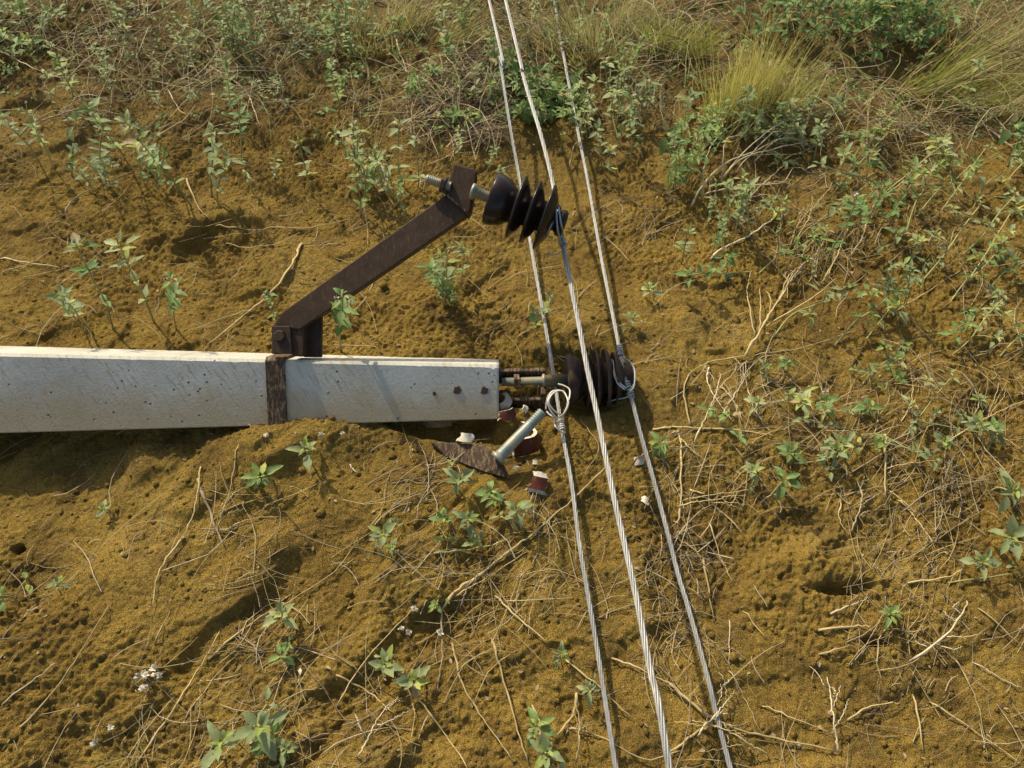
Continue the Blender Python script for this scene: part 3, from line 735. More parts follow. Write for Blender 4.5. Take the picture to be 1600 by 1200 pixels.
def weed_variant(kind, i):
    st, fo, fl = MB(), MB(), None
    main = 'sage' if (i % 3) else 'green'
    if kind == 'A':                                        # low rosette on a short leaning stem
        tip = Vector((U(-.03, .03), U(-.03, .03), U(.035, .065)))
        st.tube(smooth_path([(0, 0, -.012), tip * .5 + Vector((U(-.01, .01), U(-.01, .01), 0)), tip], 4), [.0022] * 9 if False else .0020, 5)
        rosette(fo, tip, (tip + Vector((0, 0, .05))), rng.choice((9, 11, 12, 13)), U(.030, .039), U(.42, .56))
        for k in range(rng.choice((0, 1, 1, 2))):
            a = U(0, 6.3); t2 = tip * .4 + Vector((math.cos(a), math.sin(a), .25)) * U(.03, .055)
            st.tube(smooth_path([tip * .25, (tip * .25 + t2) / 2 + Vector((0, 0, .008)), t2], 3), .0014, 4)
            rosette(fo, t2, Vector((math.cos(a), math.sin(a), 1.1)), rng.choice((3, 4, 5)), U(.022, .034), U(.4, .55))
    elif kind == 'B':                                      # slim upright stem, small leaves, tuft on top
        H = U(.15, .21); lean = Vector((U(-.25, .25), U(-.2, .2), 1)); pts = [Vector((0, 0, -.015)), lean * H * .35 + Vector((U(-.008, .008), U(-.008, .008), 0)), lean * H * .7, lean * H]
        path = smooth_path(pts, 5); st.tube(path, [.0021 - .0011 * k / (len(path) - 1) for k in range(len(path))], 5)
        for k in range(rng.choice((4, 5, 6))):
            p = path[int(len(path) * U(.3, .9))]; a = U(0, 6.3)
            for s_ in (0, math.pi):
                d = Vector((math.cos(a + s_), math.sin(a + s_), U(.1, .8)))
                fo.leaf(p, d, (0, 0, 1), U(.020, .034), U(.009, .014), 0 if rng.random() < .85 else 1, U(.1, .4), U(.1, .7))
        rosette(fo, path[-1], lean + Vector((U(-.3, .3), U(-.3, .3), 0)), rng.choice((6, 7, 8)), U(.022, .031), U(.34, .46))
        if i % 3 == 0:
            fl = MB(); p = path[-1] + Vector((U(-.02, .02), U(-.01, .02), .018)); flower(fl, p, .006); st.tube([path[-1], p], .0007, 4)
    elif kind == 'C':                                      # sprawling stem with several leafy tips
        a = R(38); d = Vector((math.cos(a), math.sin(a), 0)); L = U(.17, .24)
        path = smooth_path([(0, 0, -.01), d * L * .35 + Vector((U(-.02, .02), U(-.02, .02), .035)), d * L * .7 + Vector((0, 0, .055)), d * L + Vector((0, 0, .075))], 5)
        st.tube(path, [.0023 - .0011 * k / (len(path) - 1) for k in range(len(path))], 5)
        for q in (.45, .68, 1.0):
            p = path[min(len(path) - 1, int(q * (len(path) - 1)))]; sd = Vector((-d.y, d.x, 0)) * rng.choice((-1, 1))
            t2 = p + (sd * U(.01, .05) + Vector((0, 0, U(.01, .035)))) * (1 if q < 1 else .3)
            if q < 1: st.tube([p, (p + t2) / 2 + Vector((0, 0, .006)), t2], .0013, 4)
            rosette(fo, t2, Vector((U(-.3, .3), U(-.3, .3), 1)) + d * .4, rng.choice((6, 7, 8)), U(.026, .037), U(.36, .5))
        for k in range(4):
            p = path[int(U(.3, .95) * len(path))]; b_ = U(0, 6.3); fo.leaf(p, (math.cos(b_), math.sin(b_), .4), (0, 0, 1), U(.02, .034), U(.009, .015), 0, .3, .5)
    else:                                                  # D: clump of several upright stems
        for k in range(rng.choice((5, 6, 7))):
            b = Vector((U(-.05, .05), U(-.04, .04), -.012)); H = U(.09, .17); lean = Vector((U(-.3, .3), U(-.25, .25), 1))
            path = smooth_path([b, b + lean * H * .5 + Vector((U(-.01, .01), U(-.01, .01), 0)), b + lean * H], 5); st.tube(path, .0015, 4)
            for j in range(4):
                p = path[int(U(.35, .95) * len(path))]; a = U(0, 6.3); fo.leaf(p, (math.cos(a), math.sin(a), .4), (0, 0, 1), U(.018, .03), U(.008, .013), 0, .3, .5)
            rosette(fo, path[-1], lean, rng.choice((5, 6, 7)), U(.020, .029), U(.36, .48))
    so = st.build('stem', M['stem']); foo = fo.build('foliage', [M[main], M['lime'], M['wilted']]); flo = fl.build('flower_head', M['puff']) if fl else None
    return [so, foo] + ([flo] if flo else [])
NV = dict(A=9, B=9, C=7, D=5)
PROTO = {k: [weed_variant(k, i) for i in range(n)] for k, n in NV.items()}
USED = set()
PHR = dict(A='low leafy weed', B='slim upright weed', C='sprawling leafy weed', D='bushy leafy weed')
GRP = dict(A='low rosette weeds', B='slim upright weeds', C='sprawling weeds', D='bushy weeds')
COUNT = dict(A=0, B=0, C=0, D=0)
def weed(kind, px, py, s=1.0, rz=None, on=None):
    """px, py: where the plant's root stands"""
    p = on or G(px, py); i = COUNT[kind] % NV[kind]; COUNT[kind] += 1
    root = empty({'A': 'low_weed', 'B': 'upright_weed', 'C': 'sprawling_weed', 'D': 'bushy_weed'}[kind], p - Vector((0, 0, .002)), U(0, 6.3) if rz is None else rz)
    s *= U(.9, 1.1); root.scale = (s, s, s * U(.9, 1.1))
    if kind in 'BD': root.rotation_mode = 'ZYX'; root.rotation_euler = (U(-.08, .08), max(0, (700 - px) / 700) * .30 + U(-.12, .14), root.rotation_euler.z)
    for part in PROTO[kind][i]:
        if (kind, i) in USED:
            c = part.copy(); sc.collection.objects.link(c)
        else: c = part
        c.parent = root
    USED.add((kind, i))
    tag(root, None, 'weed', GRP[kind])
    size = 'small ' if s < .8 else ('large ' if s > 1.22 else '')
    reg(root, size + PHR[kind], px, py); return root

# nearest weeds, seen from above
for (x, y, s) in [(430, 748, 1.0), (492, 732, 1.05), (703, 752, 1.0), (776, 764, .95), (592, 838, .92), (622, 866, .6), (684, 828, .75), (718, 826, .8), (808, 832, 1.0), (768, 792, .6), (735, 858, .55),
                  (466, 985, 1.1), (455, 1046, .75), (618, 1030, 1.05), (654, 1046, 1.1), (690, 952, .5), (870, 1018, .6), (392, 1146, 1.25), (438, 1140, .95), (352, 1186, 1.0), (452, 1192, .7),
                  (818, 1158, 1.05), (838, 1194, 1.05), (163, 796, .75), (30, 944, 1.0), (94, 926, .6), (905, 1076, .55), (1020, 696, .85), (1020, 468, .85), (985, 515, .6), (1200, 778, 1.1), (1180, 748, .7),
                  (1262, 652, 1.15), (1284, 632, 1.0), (1300, 700, 1.1), (1312, 728, .9), (1240, 726, .9), (1546, 772, 1.2), (1574, 846, 1.1), (1545, 706, 1.05), (1516, 668, .9), (1472, 696, .9),
                  (1380, 598, .8), (1182, 582, .6), (1186, 640, .7), (1380, 976, .75), (1526, 888, .85), (1592, 896, .7), (612, 655, .45), (1236, 632, .6), (900, 590, .5)]:
    weed('A', x, y, s * .9)
for (x, y, s, a) in [(1300, 545, 1.0, 0), (1345, 540, .9, 10), (1205, 530, .9, -8), (1325, 262, 1.05, 10), (1300, 300, .95, 5), (1380, 300, 1.0, -5), (1360, 345, .9, 8), (1430, 340, 1.0, 0), (1470, 330, .95, 12),
                     (1520, 330, 1.1, 8), (1560, 300, 1.05, 0), (1440, 440, 1.0, 10), (1500, 400, 1.0, 5), (1540, 460, .9, -5), (1480, 480, .8, 5), (1270, 350, .85, -6), (1235, 400, 1.0, 4), (1180, 430, .8, -10),
                     (1400, 690, .8, 6), (1480, 560, .8, 4), (1560, 560, .85, -8), (1340, 610, .75, 2)]:
    weed('C', x, y, s, R(a))
for (x, y, s) in [(532, 545, 1.2), (545, 500, .8), (690, 476, 1.0), (702, 470, .9), (722, 452, .8), (146, 518, 1.2), (178, 515, 1.25), (135, 520, .8), (240, 505, 1.2), (275, 512, 1.2), (488, 306, .85), (425, 285, .6),
                  (440, 520, .5), (640, 350, .6), (755, 285, .7), (690, 255, .6), (718, 262, .7), (60, 250, 1.1), (85, 265, 1.0), (110, 275, 1.0), (150, 280, 1.0), (205, 262, 1.1), (232, 268, 1.05), (285, 300, 1.2), (300, 320, 1.2),
                  (330, 305, 1.3), (340, 318, 1.1), (375, 250, 1.2), (395, 300, .6), (1040, 260, .9), (1075, 270, .9), (1055, 240, 1.1), (1270, 265, 1.0), (965, 230, 1.1), (985, 250, .9), (940, 260, .8), (1110, 400, .7), (1065, 410, .8),
                  (850, 495, .7), (835, 520, .6), (955, 290, .8), (800, 300, .6), (875, 240, .8), (1150, 365, 1.0), (1165, 375, .9), (480, 560, .5)]:
    weed('B', x, y, s)
for (x, y, s) in [(590, 312, 1.3), (610, 308, 1.2), (580, 290, 1.0), (705, 468, .8), (160, 300, .8), (255, 285, 1.0), (960, 195, 1.2), (985, 185, 1.1), (1095, 225, 1.0), (1150, 215, 1.0), (1200, 225, 1.0), (1250, 210, .9), (1130, 350, .9), (1040, 300, .8), (905, 215, 1.0)]:
    weed('D', x, y, s)
# thickening towards the top edge
for k in range(64):
    x, y = U(-40, 1000), U(10, 190)
    weed(rng.choice('BBBBD'), x, y, U(.55, 1.0))
for k in range(34):
    x, y = U(1040, 1640), U(150, 470)
    weed(rng.choice('BCCDA'), x, y, U(.7, 1.05))
for k in range(12):
    x, y = U(1180, 1620), U(480, 720); weed(rng.choice('AC'), x, y, U(.5, .8))

# ------------------------------------------------------------------ shrub, tufts
def shrub(px, py, w_, h_, n, label, mat='green', L=(.026, .044)):
    c = G(px, py); root = empty('leafy_shrub', c); st, fo = MB(), MB()
    for k in range(n):
        a = U(0, 6.3); r_ = math.sqrt(U(0, 1)); b = c + Vector((math.cos(a) * r_ * w_, math.sin(a) * r_ * w_ * .55, 0)); b.z = gz(b.x, b.y) - .01
        tip = b + Vector((U(-.07, .07), U(-.09, .05), h_ * U(.45, 1.1) * (1 - .35 * r_)))
        path = smooth_path([b, (b + tip) / 2 + Vector((U(-.02, .02), U(-.02, .02), 0)), tip], 4); st.tube(path, .0016, 4)
        rosette(fo, tip, Vector((U(-.5, .5), U(-.7, .3), 1)), rng.choice((6, 7, 8, 9)), U(*L), U(.38, .5))
        for j in range(4):
            p = path[int(U(.3, .95) * len(path))]; q = U(0, 6.3); fo.leaf(p, (math.cos(q), math.sin(q), .35), (0, 0, 1), U(*L), U(.010, .018), 0, .3, .5)
    st.build('stem', M['stem'], root); fo.build('foliage', [M[mat], M['lime'], M['wilted']], root); tag(root, label, 'shrub', 'leafy shrubs'); return root
shrub(765, 160, .23, .11, 32, 'dense green shrub crossed by two of the conductors')
shrub(865, 165, .15, .08, 14, 'smaller green shrub between the middle and farthest conductors')
shrub(1300, 45, .28, .2, 46, 'green shrub behind the straw-topped grass tuft')
shrub(1385, 58, .18, .22, 30, 'dark green shrub between the two large grass tufts')
shrub(15, 60, .24, .18, 26, 'shadowy green shrub in the upper corner above the pole', )
shrub(1165, 205, .15, .06, 10, 'low leafy growth at the foot of the straw-topped grass tuft', 'sage')
for (x, y) in [(400, 70), (430, 45), (465, 60), (500, 40), (530, 70), (560, 55), (380, 100), (480, 95)]: weed('D', x, y, U(.8, 1.1))

def tuft(px, py, rx, ry, n, L, lean, label, mats, mi_top, w_=.0013, spread=.35):
    c = G(px, py); mb = MB(); mb.pivot = c; sub = [(U(0, 6.3), math.sqrt(U(0, 1)), U(-.26, .26), U(-.2, .2), U(.7, 1.1)) for _ in range(14)]
    for k in range(n):
        a, r_, ox, oy, ls = rng.choice(sub); ox *= spread / .35; dx, dy = math.cos(a) * r_ * rx + rng.gauss(0, rx * .14), math.sin(a) * r_ * ry + rng.gauss(0, ry * .14); b = Vector((c.x + dx, c.y + dy, 0)); b.z = gz(b.x, b.y) - .008
        wild = .16 if rng.random() < .7 else .5; d = Vector((dx / rx * spread + U(-wild, wild) + lean[0] + ox, dy / ry * spread + U(-wild, wild) + lean[1] + oy, 1)); l = ls * U(*L) * (1 - .25 * r_) * (.6 + .5 * rng.random())
        mi = rng.choices(range(len(mats)), [5] + [2] * (len(mats) - 1))[0]
        mb.blade(b, d, l, w_ * U(.7, 1.4), (U(-.12, .12) + lean[0] * .7, U(-.15, .1), -U(.02, .28)), mi, mi_top if rng.random() < .8 else None)
    o = mb.build('grass_tuft', [M[m] for m in mats], None); tag(o, label, 'grass tuft', 'grass tufts'); return o
tuft(1165, 185, .125, .08, 760, (.24, .42), (.02, .10), 'straw-topped grass tuft leaning over leafy growth', ['blade', 'blade_top', 'dry_blade'], 1, spread=.14)
tuft(1245, 165, .10, .07, 260, (.12, .26), (.30, .0), 'thin straw-coloured grass leaning out beside the straw-topped tuft', ['dry_blade', 'blade_top', 'blade'], 1)
tuft(1450, 145, .10, .07, 300, (.16, .30), (.50, .06), 'wide green grass tuft bending over under dry grass', ['blade', 'dry_blade', 'blade'], None, .0019)
tuft(1545, 160, .16, .08, 240, (.16, .32), (.40, .05), 'brownish green grass tuft beside the wide green one', ['blade', 'dry_blade', 'blade_top'], 1, .0013)
tuft(1053, 85, .09, .05, 420, (.13, .25), (.1, .0), 'small green grass tuft farther up than the straw-topped one', ['blade', 'blade_top', 'dry_blade'], 0)
tuft(1560, 60, .30, .16, 800, (.15, .34), (.2, -.1), 'tall dry tan grass in the upper corner beyond the cables', ['dry_blade', 'pale_straw', 'blade_top'], 0, .0011, .6)
tuft(930, 70, .22, .14, 900, (.12, .26), (.05, -.05), 'wispy grey-green grass between the dense shrub and the bare sand', ['dry_blade', 'blade', 'sage'], None, .0010, .8)
tuft(620, 55, .22, .12, 700, (.14, .28), (.05, -.05), 'dull green grass above the steel arm head', ['blade', 'dry_blade', 'dry_blade'], 1, .0012, .8)
tuft(200, 1195, .03, .02, 60, (.06, .13), (.1, .1), 'little dry straw tuft at the bottom edge of the sand', ['blade_top', 'straw'], 0, .0009, .5)

# ------------------------------------------------------------------ stalks, twigs
NST = [0]
def stalk(pts, wpx=3.0, mat='straw', lift=.005, taper=.62, name='dry_stalk', phrase=None, branches=(), rise=0.0):
    def lay_(pp, l0):
        P = smooth_path([G(x, y, l0 + wpx * .0006) for x, y in pp], 6); n = len(P)
        for i, p in enumerate(P):
            t = i / (n - 1); zz = gz(p.x, p.y) + .002; p.z = max(p.z, zz) + rise * math.sin(math.pi * min(1, t * 1.0)) + U(-.0012, .0012); p.x += U(-.0016, .0016); p.y += U(-.0016, .0016)
        P[0].z -= .006; P[-1].z -= .002
        return P
    wpx *= .8; P = lay_(pts, lift); r0 = wpx * .5 * pix(P[0])[2] / FPX
    mb = MB(); mb.pivot = P[len(P) // 2].copy(); n = len(P)
    mb.tube(P, [r0 * (1 - taper * i / (n - 1)) * U(.82, 1.12) * (1.3 if i % 7 == 3 else 1) for i in range(n)], 5)
    for b in branches:
        Q = lay_(b, lift); m_ = len(Q); mb.tube(Q, [r0 * .6 * (1 - .6 * i / (m_ - 1)) for i in range(m_)], 4)
    o = mb.build(name, M[mat]); mx, my = pts[len(pts) // 2]
    px_len = sum(math.hypot(a[0] - b[0], a[1] - b[1]) for a, b in zip(pts, pts[1:]))
    cat = 'twig' if name == 'bare_branch' else 'dry stalk'
    tag(o, None, cat, 'bare branches' if name == 'bare_branch' else 'dry stalks')
    if phrase: o['label'] = phrase
    else:
        tone = {'straw': 'straw-coloured', 'pale_straw': 'pale', 'grey_straw': 'greyish', 'dark_twig': 'dark brown', 'stem': 'yellow-green'}[mat]
        reg(o, '%s %s dry stalk' % ('long' if px_len > 130 else 'short', tone), mx, my)
    return o
S, PS, GS = 'straw', 'pale_straw', 'grey_straw'
for spec in [
    ([(0, 60), (120, 54), (242, 45)], 4, GS), ([(196, 70), (182, 101), (140, 105), (77, 122), (73, 137), (95, 154)], 2.6, GS), ([(0, 79), (52, 108), (105, 126)], 3, PS), ([(322, 98), (381, 140), (406, 196)], 4, PS),
    ([(164, 128), (224, 124), (280, 136), (322, 150)], 3, S), ([(261, 136), (280, 171), (290, 178)], 2.6, PS), ([(101, 332), (115, 311), (140, 297), (210, 266)], 3.4, GS), ([(0, 402), (42, 410), (95, 418)], 3, PS),
    ([(0, 425), (45, 412), (78, 392)], 2.5, S), ([(336, 350), (385, 359), (472, 357), (556, 341)], 3.2, S), ([(470, 378), (460, 406), (431, 449), (397, 481), (371, 501), (325, 538)], 5.2, S), ([(351, 378), (385, 387), (430, 382), (470, 362)], 2.6, S),
    ([(290, 276), (308, 320), (329, 345)], 4, S), ([(397, 481), (350, 497), (300, 515), (270, 530)], 2.2, S), ([(608, 80), (640, 119), (650, 161)], 3, PS), ([(615, 52), (628, 92), (640, 119)], 2.6, PS), ([(500, 21), (535, 66)], 3, S),
    ([(535, 84), (615, 105), (650, 119)], 3, S), ([(580, 0), (661, 25), (690, 35)], 4, 'dark_twig'), ([(888, 105), (913, 130), (923, 154), (944, 189)], 3, PS), ([(980, 45), (990, 77), (1007, 98)], 2.6, S), ([(726, 125), (732, 145), (735, 185)], 2, 'pale_straw'),
    ([(1112, 403), (1127, 390), (1169, 369), (1208, 341), (1206, 326), (1184, 300)], 5, PS), ([(1236, 382), (1244, 356), (1270, 322)], 3, S), ([(1292, 439), (1307, 397), (1319, 379)], 3, S), ([(1547, 202), (1574, 225), (1600, 240)], 4.5, PS), ([(1000, 142), (1037, 180)], 3, S),
    ([(1022, 670), (1060, 668), (1150, 672), (1210, 681)], 5, S), ([(1052, 676), (1062, 679), (1064, 737), (1062, 809), (1052, 814)], 5.4, S), ([(1064, 685), (1082, 704), (1105, 722)], 4, S), ([(1079, 666), (1069, 610), (1082, 580), (1109, 565)], 4, S),
    ([(1105, 565), (1180, 554), (1247, 544), (1337, 516)], 3, S), ([(1109, 572), (1105, 595), (1120, 625), (1146, 659)], 4, PS), ([(1127, 602), (1150, 632), (1161, 659)], 4, PS), ([(1161, 580), (1180, 640), (1206, 679)], 3, PS), ([(1064, 781), (1127, 771), (1180, 764)], 3, S),
    ([(1079, 764), (1109, 782), (1163, 835)], 4, S), ([(1315, 775), (1360, 764), (1412, 752)], 3.2, S), ([(1390, 764), (1435, 805)], 3, S), ([(1386, 730), (1435, 722), (1469, 719)], 3, S), ([(1315, 779), (1311, 809), (1322, 831)], 3.4, S),
    ([(1366, 449), (1386, 467), (1396, 486), (1442, 460), (1502, 422)], 3, S), ([(1397, 597), (1450, 608)], 3, S), ([(1409, 659), (1424, 625), (1426, 599)], 2.6, S), ([(1540, 666), (1600, 704)], 3.4, S), ([(1330, 737), (1405, 696), (1450, 670)], 3, GS),
    ([(1040, 1063), (1085, 1102), (1127, 1130), (1197, 1151), (1306, 1172)], 7, S), ([(1047, 1175), (1103, 1137), (1155, 1133)], 6, S), ([(1141, 1046), (1162, 1088), (1190, 1147)], 3.6, S), ([(1190, 1102), (1250, 1126), (1299, 1147)], 3.4, S),
    ([(1162, 955), (1197, 997)], 3, S), ([(1281, 1021), (1327, 1009)], 5, S), ([(1281, 983), (1341, 978), (1362, 981)], 6, S), ([(1299, 958), (1341, 941), (1358, 934)], 4, PS), ([(1453, 1095), (1537, 1151), (1600, 1196)], 4, S), ([(1428, 1084), (1442, 1172)], 5, S),
    ([(1491, 1025), (1526, 1095), (1544, 1186)], 3, S), ([(1523, 1035), (1565, 1060), (1600, 1077)], 3.4, PS), ([(1530, 948), (1600, 1014)], 4, S), ([(1421, 909), (1477, 902), (1509, 888)], 4, S), ([(1484, 909), (1600, 895)], 4.5, 'stem'), ([(1327, 1123), (1362, 1102), (1411, 1098)], 4.5, S),
    ([(1404, 780), (1425, 804), (1463, 860)], 4, S), ([(1110, 815), (1124, 867), (1145, 909)], 3, S), ([(1099, 871), (1115, 972)], 5, S), ([(1141, 969), (1138, 1042)], 3, PS), ([(1047, 835), (1075, 852), (1104, 876)], 3, S), ([(1034, 832), (1032, 900)], 3.4, S),
    ([(689, 951), (717, 920), (755, 895), (797, 860), (836, 832), (895, 780), (948, 728)], 7, S), ([(706, 934), (762, 902), (825, 860)], 3.4, S), ([(689, 948), (691, 1025), (682, 1084)], 4, 'litter' if False else GS), ([(678, 864), (745, 857), (794, 843)], 4.5, 'stem'),
    ([(773, 930), (815, 969), (857, 1004)], 5, S), ([(881, 1028), (937, 1074), (990, 1125)], 4, S), ([(768, 997), (780, 1039), (801, 1116), (825, 1193)], 5.5, S), ([(629, 1049), (661, 1102), (696, 1147), (731, 1200)], 5, S), ([(706, 1004), (724, 1070), (755, 1123), (801, 1189)], 4.5, S),
    ([(524, 1105), (570, 1032), (647, 948)], 3.2, S), ([(524, 1053), (570, 1077), (615, 1114)], 4.5, S), ([(901, 1081), (895, 1116), (871, 1147)], 7, S), ([(832, 1102), (850, 1137), (867, 1151)], 4.5, S), ([(888, 1137), (937, 1151), (1007, 1186), (1060, 1175)], 5, S), ([(668, 1116), (643, 1189)], 3, GS),
    ([(958, 1028), (1007, 1049), (1060, 1074)], 4.5, S), ([(0, 1172), (80, 1085), (122, 1025), (171, 945)], 5, S), ([(0, 1102), (66, 1053), (87, 1035)], 4, GS), ([(210, 1200), (266, 1116), (308, 1050), (343, 986)], 5, S), ([(325, 1028), (406, 965), (462, 934), (556, 871)], 4, S), ([(287, 1123), (332, 1063), (371, 1021)], 3.4, S),
    ([(309, 747), (328, 800), (350, 853)], 7, GS), ([(312, 728), (308, 781), (287, 839), (256, 875)], 4, S), ([(287, 839), (250, 890), (238, 950)], 4, S), ([(372, 694), (359, 769), (341, 806)], 3, S), ([(344, 800), (391, 784), (437, 772)], 3.4, S), ([(347, 830), (391, 812), (440, 806)], 2.8, S), ([(35, 936), (63, 915), (105, 881)], 4, GS),
    ([(545, 725), (558, 740)], 3.4, PS), ([(240, 1005), (265, 955)], 4, S), ([(905, 652), (935, 700), (910, 745)], 2.4, S), ([(1150, 875), (1104, 862)], 2.6, PS)]:
    stalk(*spec)
stalk([(1384, 677), (1383, 720), (1382, 775)], 7, S, phrase='upright thick yellow stalk standing among the low weeds beyond the cables')
stalk([(1081, 319), (1097, 302), (1129, 277), (1180, 250), (1240, 199)], 5, PS, name='bare_branch', phrase='bare twig fan spreading below the straw-topped grass tuft', rise=.05, lift=.03,
      branches=[[(1097, 302), (1099, 262), (1124, 229), (1172, 197), (1204, 195)], [(1128, 278), (1127, 244), (1165, 214)], [(1129, 277), (1160, 255), (1217, 210), (1260, 190)], [(1129, 277), (1157, 266), (1225, 247), (1281, 217)], [(1099, 303), (1150, 311), (1210, 307), (1240, 262)], [(1150, 268), (1200, 230), (1238, 222)], [(1180, 250), (1215, 238), (1270, 232)]])
stalk([(1163, 556), (1187, 520), (1204, 490), (1221, 464), (1240, 422)], 6, S, name='bare_branch', phrase='forked bare branch standing beyond the half-buried insulator', rise=.015, lift=.012,
      branches=[[(1187, 520), (1186, 486), (1187, 449)], [(1180, 527), (1169, 490), (1165, 460), (1174, 422)], [(1200, 508), (1262, 475), (1307, 434)], [(1204, 490), (1200, 470), (1196, 455)], [(1221, 464), (1228, 440), (1250, 415)]])
stalk([(1425, 1032), (1477, 993), (1503, 960), (1512, 937)], 5, PS, name='bare_branch', phrase='withered curling seed stalk below the burrow ledge', lift=.012,
      branches=[[(1477, 993), (1500, 995), (1530, 990)], [(1450, 1012), (1430, 1000), (1432, 990)], [(1495, 972), (1480, 962), (1476, 955)], [(1503, 960), (1490, 948), (1500, 940)], [(1460, 1005), (1490, 1014), (1505, 1010)]])

def gen_branch(px, py, ang, Lpx, phrase, n=4, wpx=3.2, mat=PS):
    def run(x, y, a, L):
        pts = [(x, y)]
        for i in range(4):
            a += U(-.28, .28); x += math.cos(a) * L / 4; y -= math.sin(a) * L / 4; pts.append((x, y))
        return pts
    main = run(px, py, R(ang), Lpx); br = []
    for k in range(n):
        q = rng.choice(main[1:4]); br.append(run(q[0], q[1], R(ang) + rng.choice((-1, 1)) * U(.25, .8), Lpx * U(.25, .55)))
        if rng.random() < .5: q = br[-1][2]; br.append(run(q[0], q[1], R(ang) + U(-1, 1), Lpx * U(.15, .3)))
    o = stalk(main, wpx, mat, name='bare_branch', rise=.018, lift=.010, branches=br, phrase='x'); reg(o, phrase, main[2][0], main[2][1])
for (x, y, a, L, w_) in [(1085, 690, 80, 110, 3.4), (1125, 660, 60, 90, 3), (1160, 690, 115, 100, 3), (1215, 470, 60, 120, 3.4), (1285, 440, 50, 90, 3), (1150, 330, 35, 130, 3), (1240, 380, 40, 120, 3), (1330, 400, 45, 100, 2.8),
    (1410, 800, 35, 130, 3.6), (1330, 830, 70, 80, 3), (1480, 690, 25, 140, 3.2), (1310, 1175, 110, 120, 4.5), (1200, 1180, 150, 130, 4.5), (1090, 1150, 60, 90, 4), (900, 1190, 70, 90, 4), (720, 950, 80, 90, 3.4), (560, 1180, 55, 110, 3.6), (340, 830, 60, 90, 3.2),
    (60, 190, 20, 150, 3), (200, 150, 150, 140, 3), (420, 120, 30, 130, 3), (640, 200, 100, 110, 3), (1500, 250, 150, 150, 3.4), (1380, 210, 20, 120, 3), (890, 260, 60, 110, 3), (1060, 790, 20, 110, 3), (990, 720, 25, 140, 3.4)]:
    gen_branch(x, y, a, L, 'branching dry twig' if w_ < 3.3 else 'stout branching dry twig', n=rng.choice((3, 4, 5)), wpx=w_, mat=rng.choice((PS, S, S, GS)))
# white flower heads
def puffs(px, py, n, r_, label, h=.03):
    c = G(px, py); root = empty('white_flower', c); 
    for k in range(n):
        p = c + Vector((U(-1, 1) * .008 * (n > 1) * n ** .5, U(-1, 1) * .008 * (n > 1) * n ** .5, h * U(.7, 1.2))); st = MB(); st.tube([c + Vector((0, 0, -.006)), (c + p) / 2 + Vector((.002, 0, 0)), p], .0008, 4); fl = MB(); flower(fl, p, r_ * U(.8, 1.2)); st.build('stem', M['straw'], root); fl.build('flower_head', M['puff'], root)
    tag(root, label, 'flower', 'white flower heads'); return root
puffs(238, 1072, 7, .007, 'white flower tuft of several puffs on the bare sand', .03)
for (x, y, n, t) in [(182, 1140, 1, None), (160, 1165, 1, None), (250, 1050, 1, None), (420, 688, 1, None), (508, 692, 1, None), (650, 958, 1, None), (630, 988, 1, None), (641, 995, 1, None), (689, 995, 1, None), (806, 742, 1, None), (540, 690, 1, None), (1284, 620, 1, None), (830, 808, 1, None), (573, 425, 1, None), (722, 640, 1, None)]:
    if t is None:
        o = puffs(x, y, n, .0075, None); reg(o, 'single white flower head' if n == 1 else 'pair of white flower heads', x, y)

# ------------------------------------------------------------------ litter, tangle, crumbs: what nobody could count
def dens(x, y):
    d = .26
    if y < 210 and x < 980: d = 1.5 if y < 160 else .8
    if x > 980 and y < 260: d = 1.0
    if x > 1000 and y >= 260: d = 1.0 if y < 860 else .7
    if x > 1090 and 800 < y < 1000 and x < 1320: d = .22
    if x > 1250 and y > 1020: d = .35
    if x < 460 and 300 < y < 560: d = .22
    if x < 330 and 680 < y < 900: d = .10
    if 330 < x < 900 and y > 820: d = .42
    if x < 330 and y > 900: d = .22
    if 560 < y < 660 and x < 785: d = 0
    return d
def CL(x, y):
    p = Pz(x, y); v = float(perlin(np.array([p.x * 3.1]), np.array([p.y * 3.1]), 77)[0]) + .5 * float(perlin(np.array([p.x * 8]), np.array([p.y * 8]), 78)[0])
    return max(.05, min(2.6, .9 + 3.2 * v))
def straw_bits(n, name, mats, wts, Lr, rr, lift, arch, xr=(-120, 1720), yr=(-30, 1260), df=dens, bias=None):
    mb = MB(); k = 0; V = []; nseg = 4
    while k < n:
        x, y = U(*xr), U(*yr)
        if rng.random() * 1.5 > df(x, y) * CL(x, y): continue
        k += 1; c = Pz(x, y, 0); L = Lr[0] + (Lr[1] - Lr[0]) * U(0, 1) ** 1.7; a = U(0, math.pi)
        if bias and rng.random() < bias: a = rng.gauss(R(42), .4)
        d = Vector((math.cos(a), math.sin(a), 0)); sd = Vector((-d.y, d.x, 0)); cv = U(-.35, .35) * L; ar = U(*arch) * L; li = U(0, lift)
        pts = []
        for i in range(nseg + 1):
            t = i / nseg - .5; p = c + d * L * t + sd * cv * (t * t * 2 + U(-.06, .06)); pts.append(p)
        zs = gh([p.x for p in pts], [p.y for p in pts]); base = max(zs.mean(), zs.max() - .008)
        r_ = U(*rr)
        for i, p in enumerate(pts):
            t = i / nseg; p.z = max(zs[i] + r_ * .6, base * .7 + zs[i] * .3) + li + ar * 4 * t * (1 - t)
        mb.tube(pts, [r_, r_ * .95, r_ * .9, r_ * .75, r_ * .5], 3, rng.choices(range(len(mats)), wts)[0], cap=False)
    o = mb.build(name, [M[m] for m in mats]); tag(o, kind='stuff'); return o
straw_bits(3900, 'dry_litter', ['straw', 'pale_straw', 'grey_straw', 'dark_twig'], [6, 3, 4, 1.5], (.02, .17), (.0004, .0011), .006, (0, .06), bias=.25)
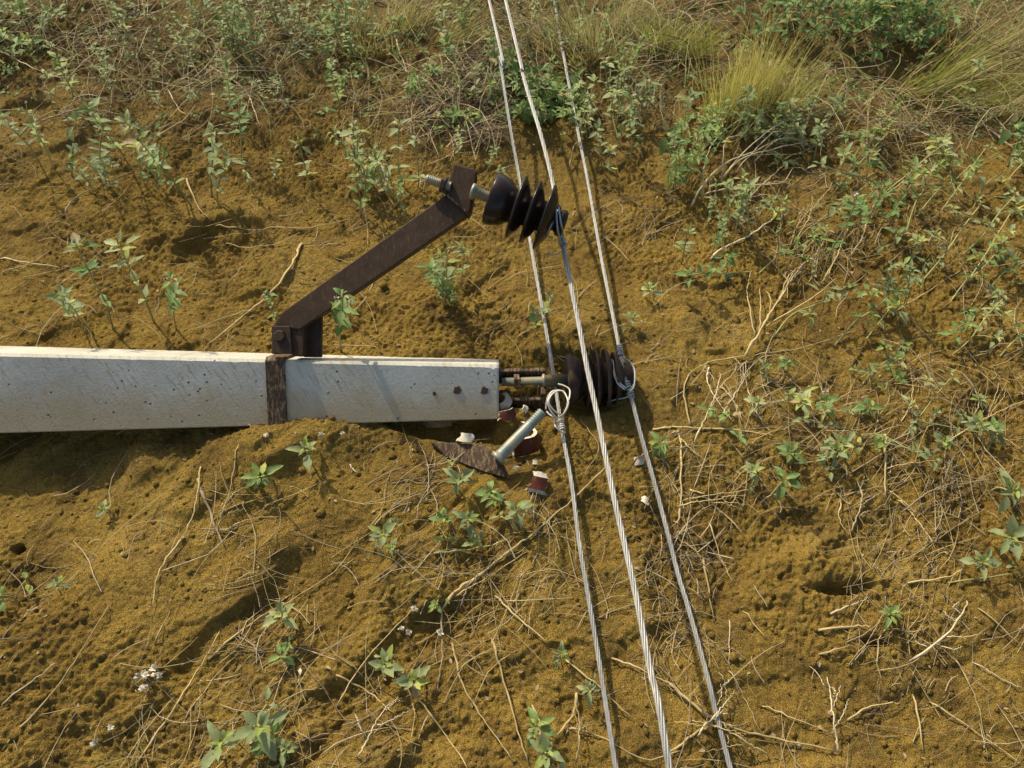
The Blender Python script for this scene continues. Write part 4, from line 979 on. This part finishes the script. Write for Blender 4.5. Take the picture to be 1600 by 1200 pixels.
def dens_top(x, y):
    if x < 980: return 1.5 * max(0, 1 - max(0, y - 90) / 150) * (.55 if 0 < y - 100 and x > 400 and x < 560 else 1)
    return 1.3 * max(0, 1 - max(0, y - 120) / 150)
straw_bits(3100, 'dead_undergrowth', ['grey_straw', 'straw', 'dark_twig', 'pale_straw', 'stem'], [4, 5, 2, 2, 4.5], (.06, .26), (.0006, .0014), .07, (0, .22), yr=(-60, 270), df=dens_top)
straw_bits(620, 'dead_undergrowth', ['dark_twig', 'grey_straw', 'straw'], [4, 3, 1], (.06, .18), (.0006, .0012), .05, (0, .22), xr=(640, 790), yr=(100, 240), df=lambda x, y: 1.2 - abs(x - 715) / 90)
def scraps(n):
    mb = MB(); k = 0
    while k < n:
        x, y = U(-100, 1700), U(0, 1250)
        if rng.random() * 1.4 > dens(x, y) + .12: continue
        k += 1; p = Pz(x, y, 0); p.z = gz(p.x, p.y) + .002; a = U(0, 6.3); l = U(.004, .013)
        mb.leaf(p, (math.cos(a), math.sin(a), U(-.1, .5)), (U(-.4, .4), U(-.4, .4), 1), l, l * U(.25, .6), rng.choices((0, 1, 2, 3), (5, 3, 2, .07))[0], U(.1, .7), U(.2, 1.2), 3)
    o = mb.build('leaf_litter', [M['litter'], M['grey_straw'], M['dark_twig'], M['puff']]); tag(o, kind='stuff')
scraps(1300)
def crumbs(n):
    mb = MB(); k = 0
    ico = [(0, 0, 1), (.89, 0, .45), (.28, .85, .45), (-.72, .53, .45), (-.72, -.53, .45), (.28, -.85, .45), (.72, .53, -.45), (-.28, .85, -.45), (-.89, 0, -.45), (-.28, -.85, -.45), (.72, -.53, -.45), (0, 0, -1)]
    fc = [(0, 1, 2), (0, 2, 3), (0, 3, 4), (0, 4, 5), (0, 5, 1), (1, 6, 2), (2, 7, 3), (3, 8, 4), (4, 9, 5), (5, 10, 1), (6, 7, 2), (7, 8, 3), (8, 9, 4), (9, 10, 5), (10, 6, 1), (11, 7, 6), (11, 8, 7), (11, 9, 8), (11, 10, 9), (11, 6, 10)]
    while k < n:
        x, y = U(-100, 1700), U(150, 1250); k += 1; p = Pz(x, y, 0); p.z = gz(p.x, p.y); r_ = .0015 + .0055 * U(0, 1) ** 3.2 + (U(.002, .006) if rng.random() < .05 else 0)
        mb.add([(p.x + a * r_ * U(.7, 1.3), p.y + b * r_ * U(.7, 1.3), p.z + c * r_ * U(.6, 1.0)) for a, b, c in ico], fc)
    o = mb.build('soil_crumbs', M['sand']); tag(o, kind='stuff')
crumbs(5200)
def sprouts(n):
    mb = MB(); k = 0
    while k < n:
        x, y = U(-80, 1680), U(-40, 240)
        if rng.random() > dens_top(x, y) * .8: continue
        k += 1; p = Pz(x, y, 0); p.z = gz(p.x, p.y) + U(.0, .07); rosette(mb, p, (U(-.3, .3), U(-.5, .2), 1), rng.choice((3, 4, 5)), U(.012, .023), U(.4, .55))
    o = mb.build('ground_cover', [M['green'], M['sage'], M['wilted']]); tag(o, kind='stuff')
sprouts(1150)
finish_labels()
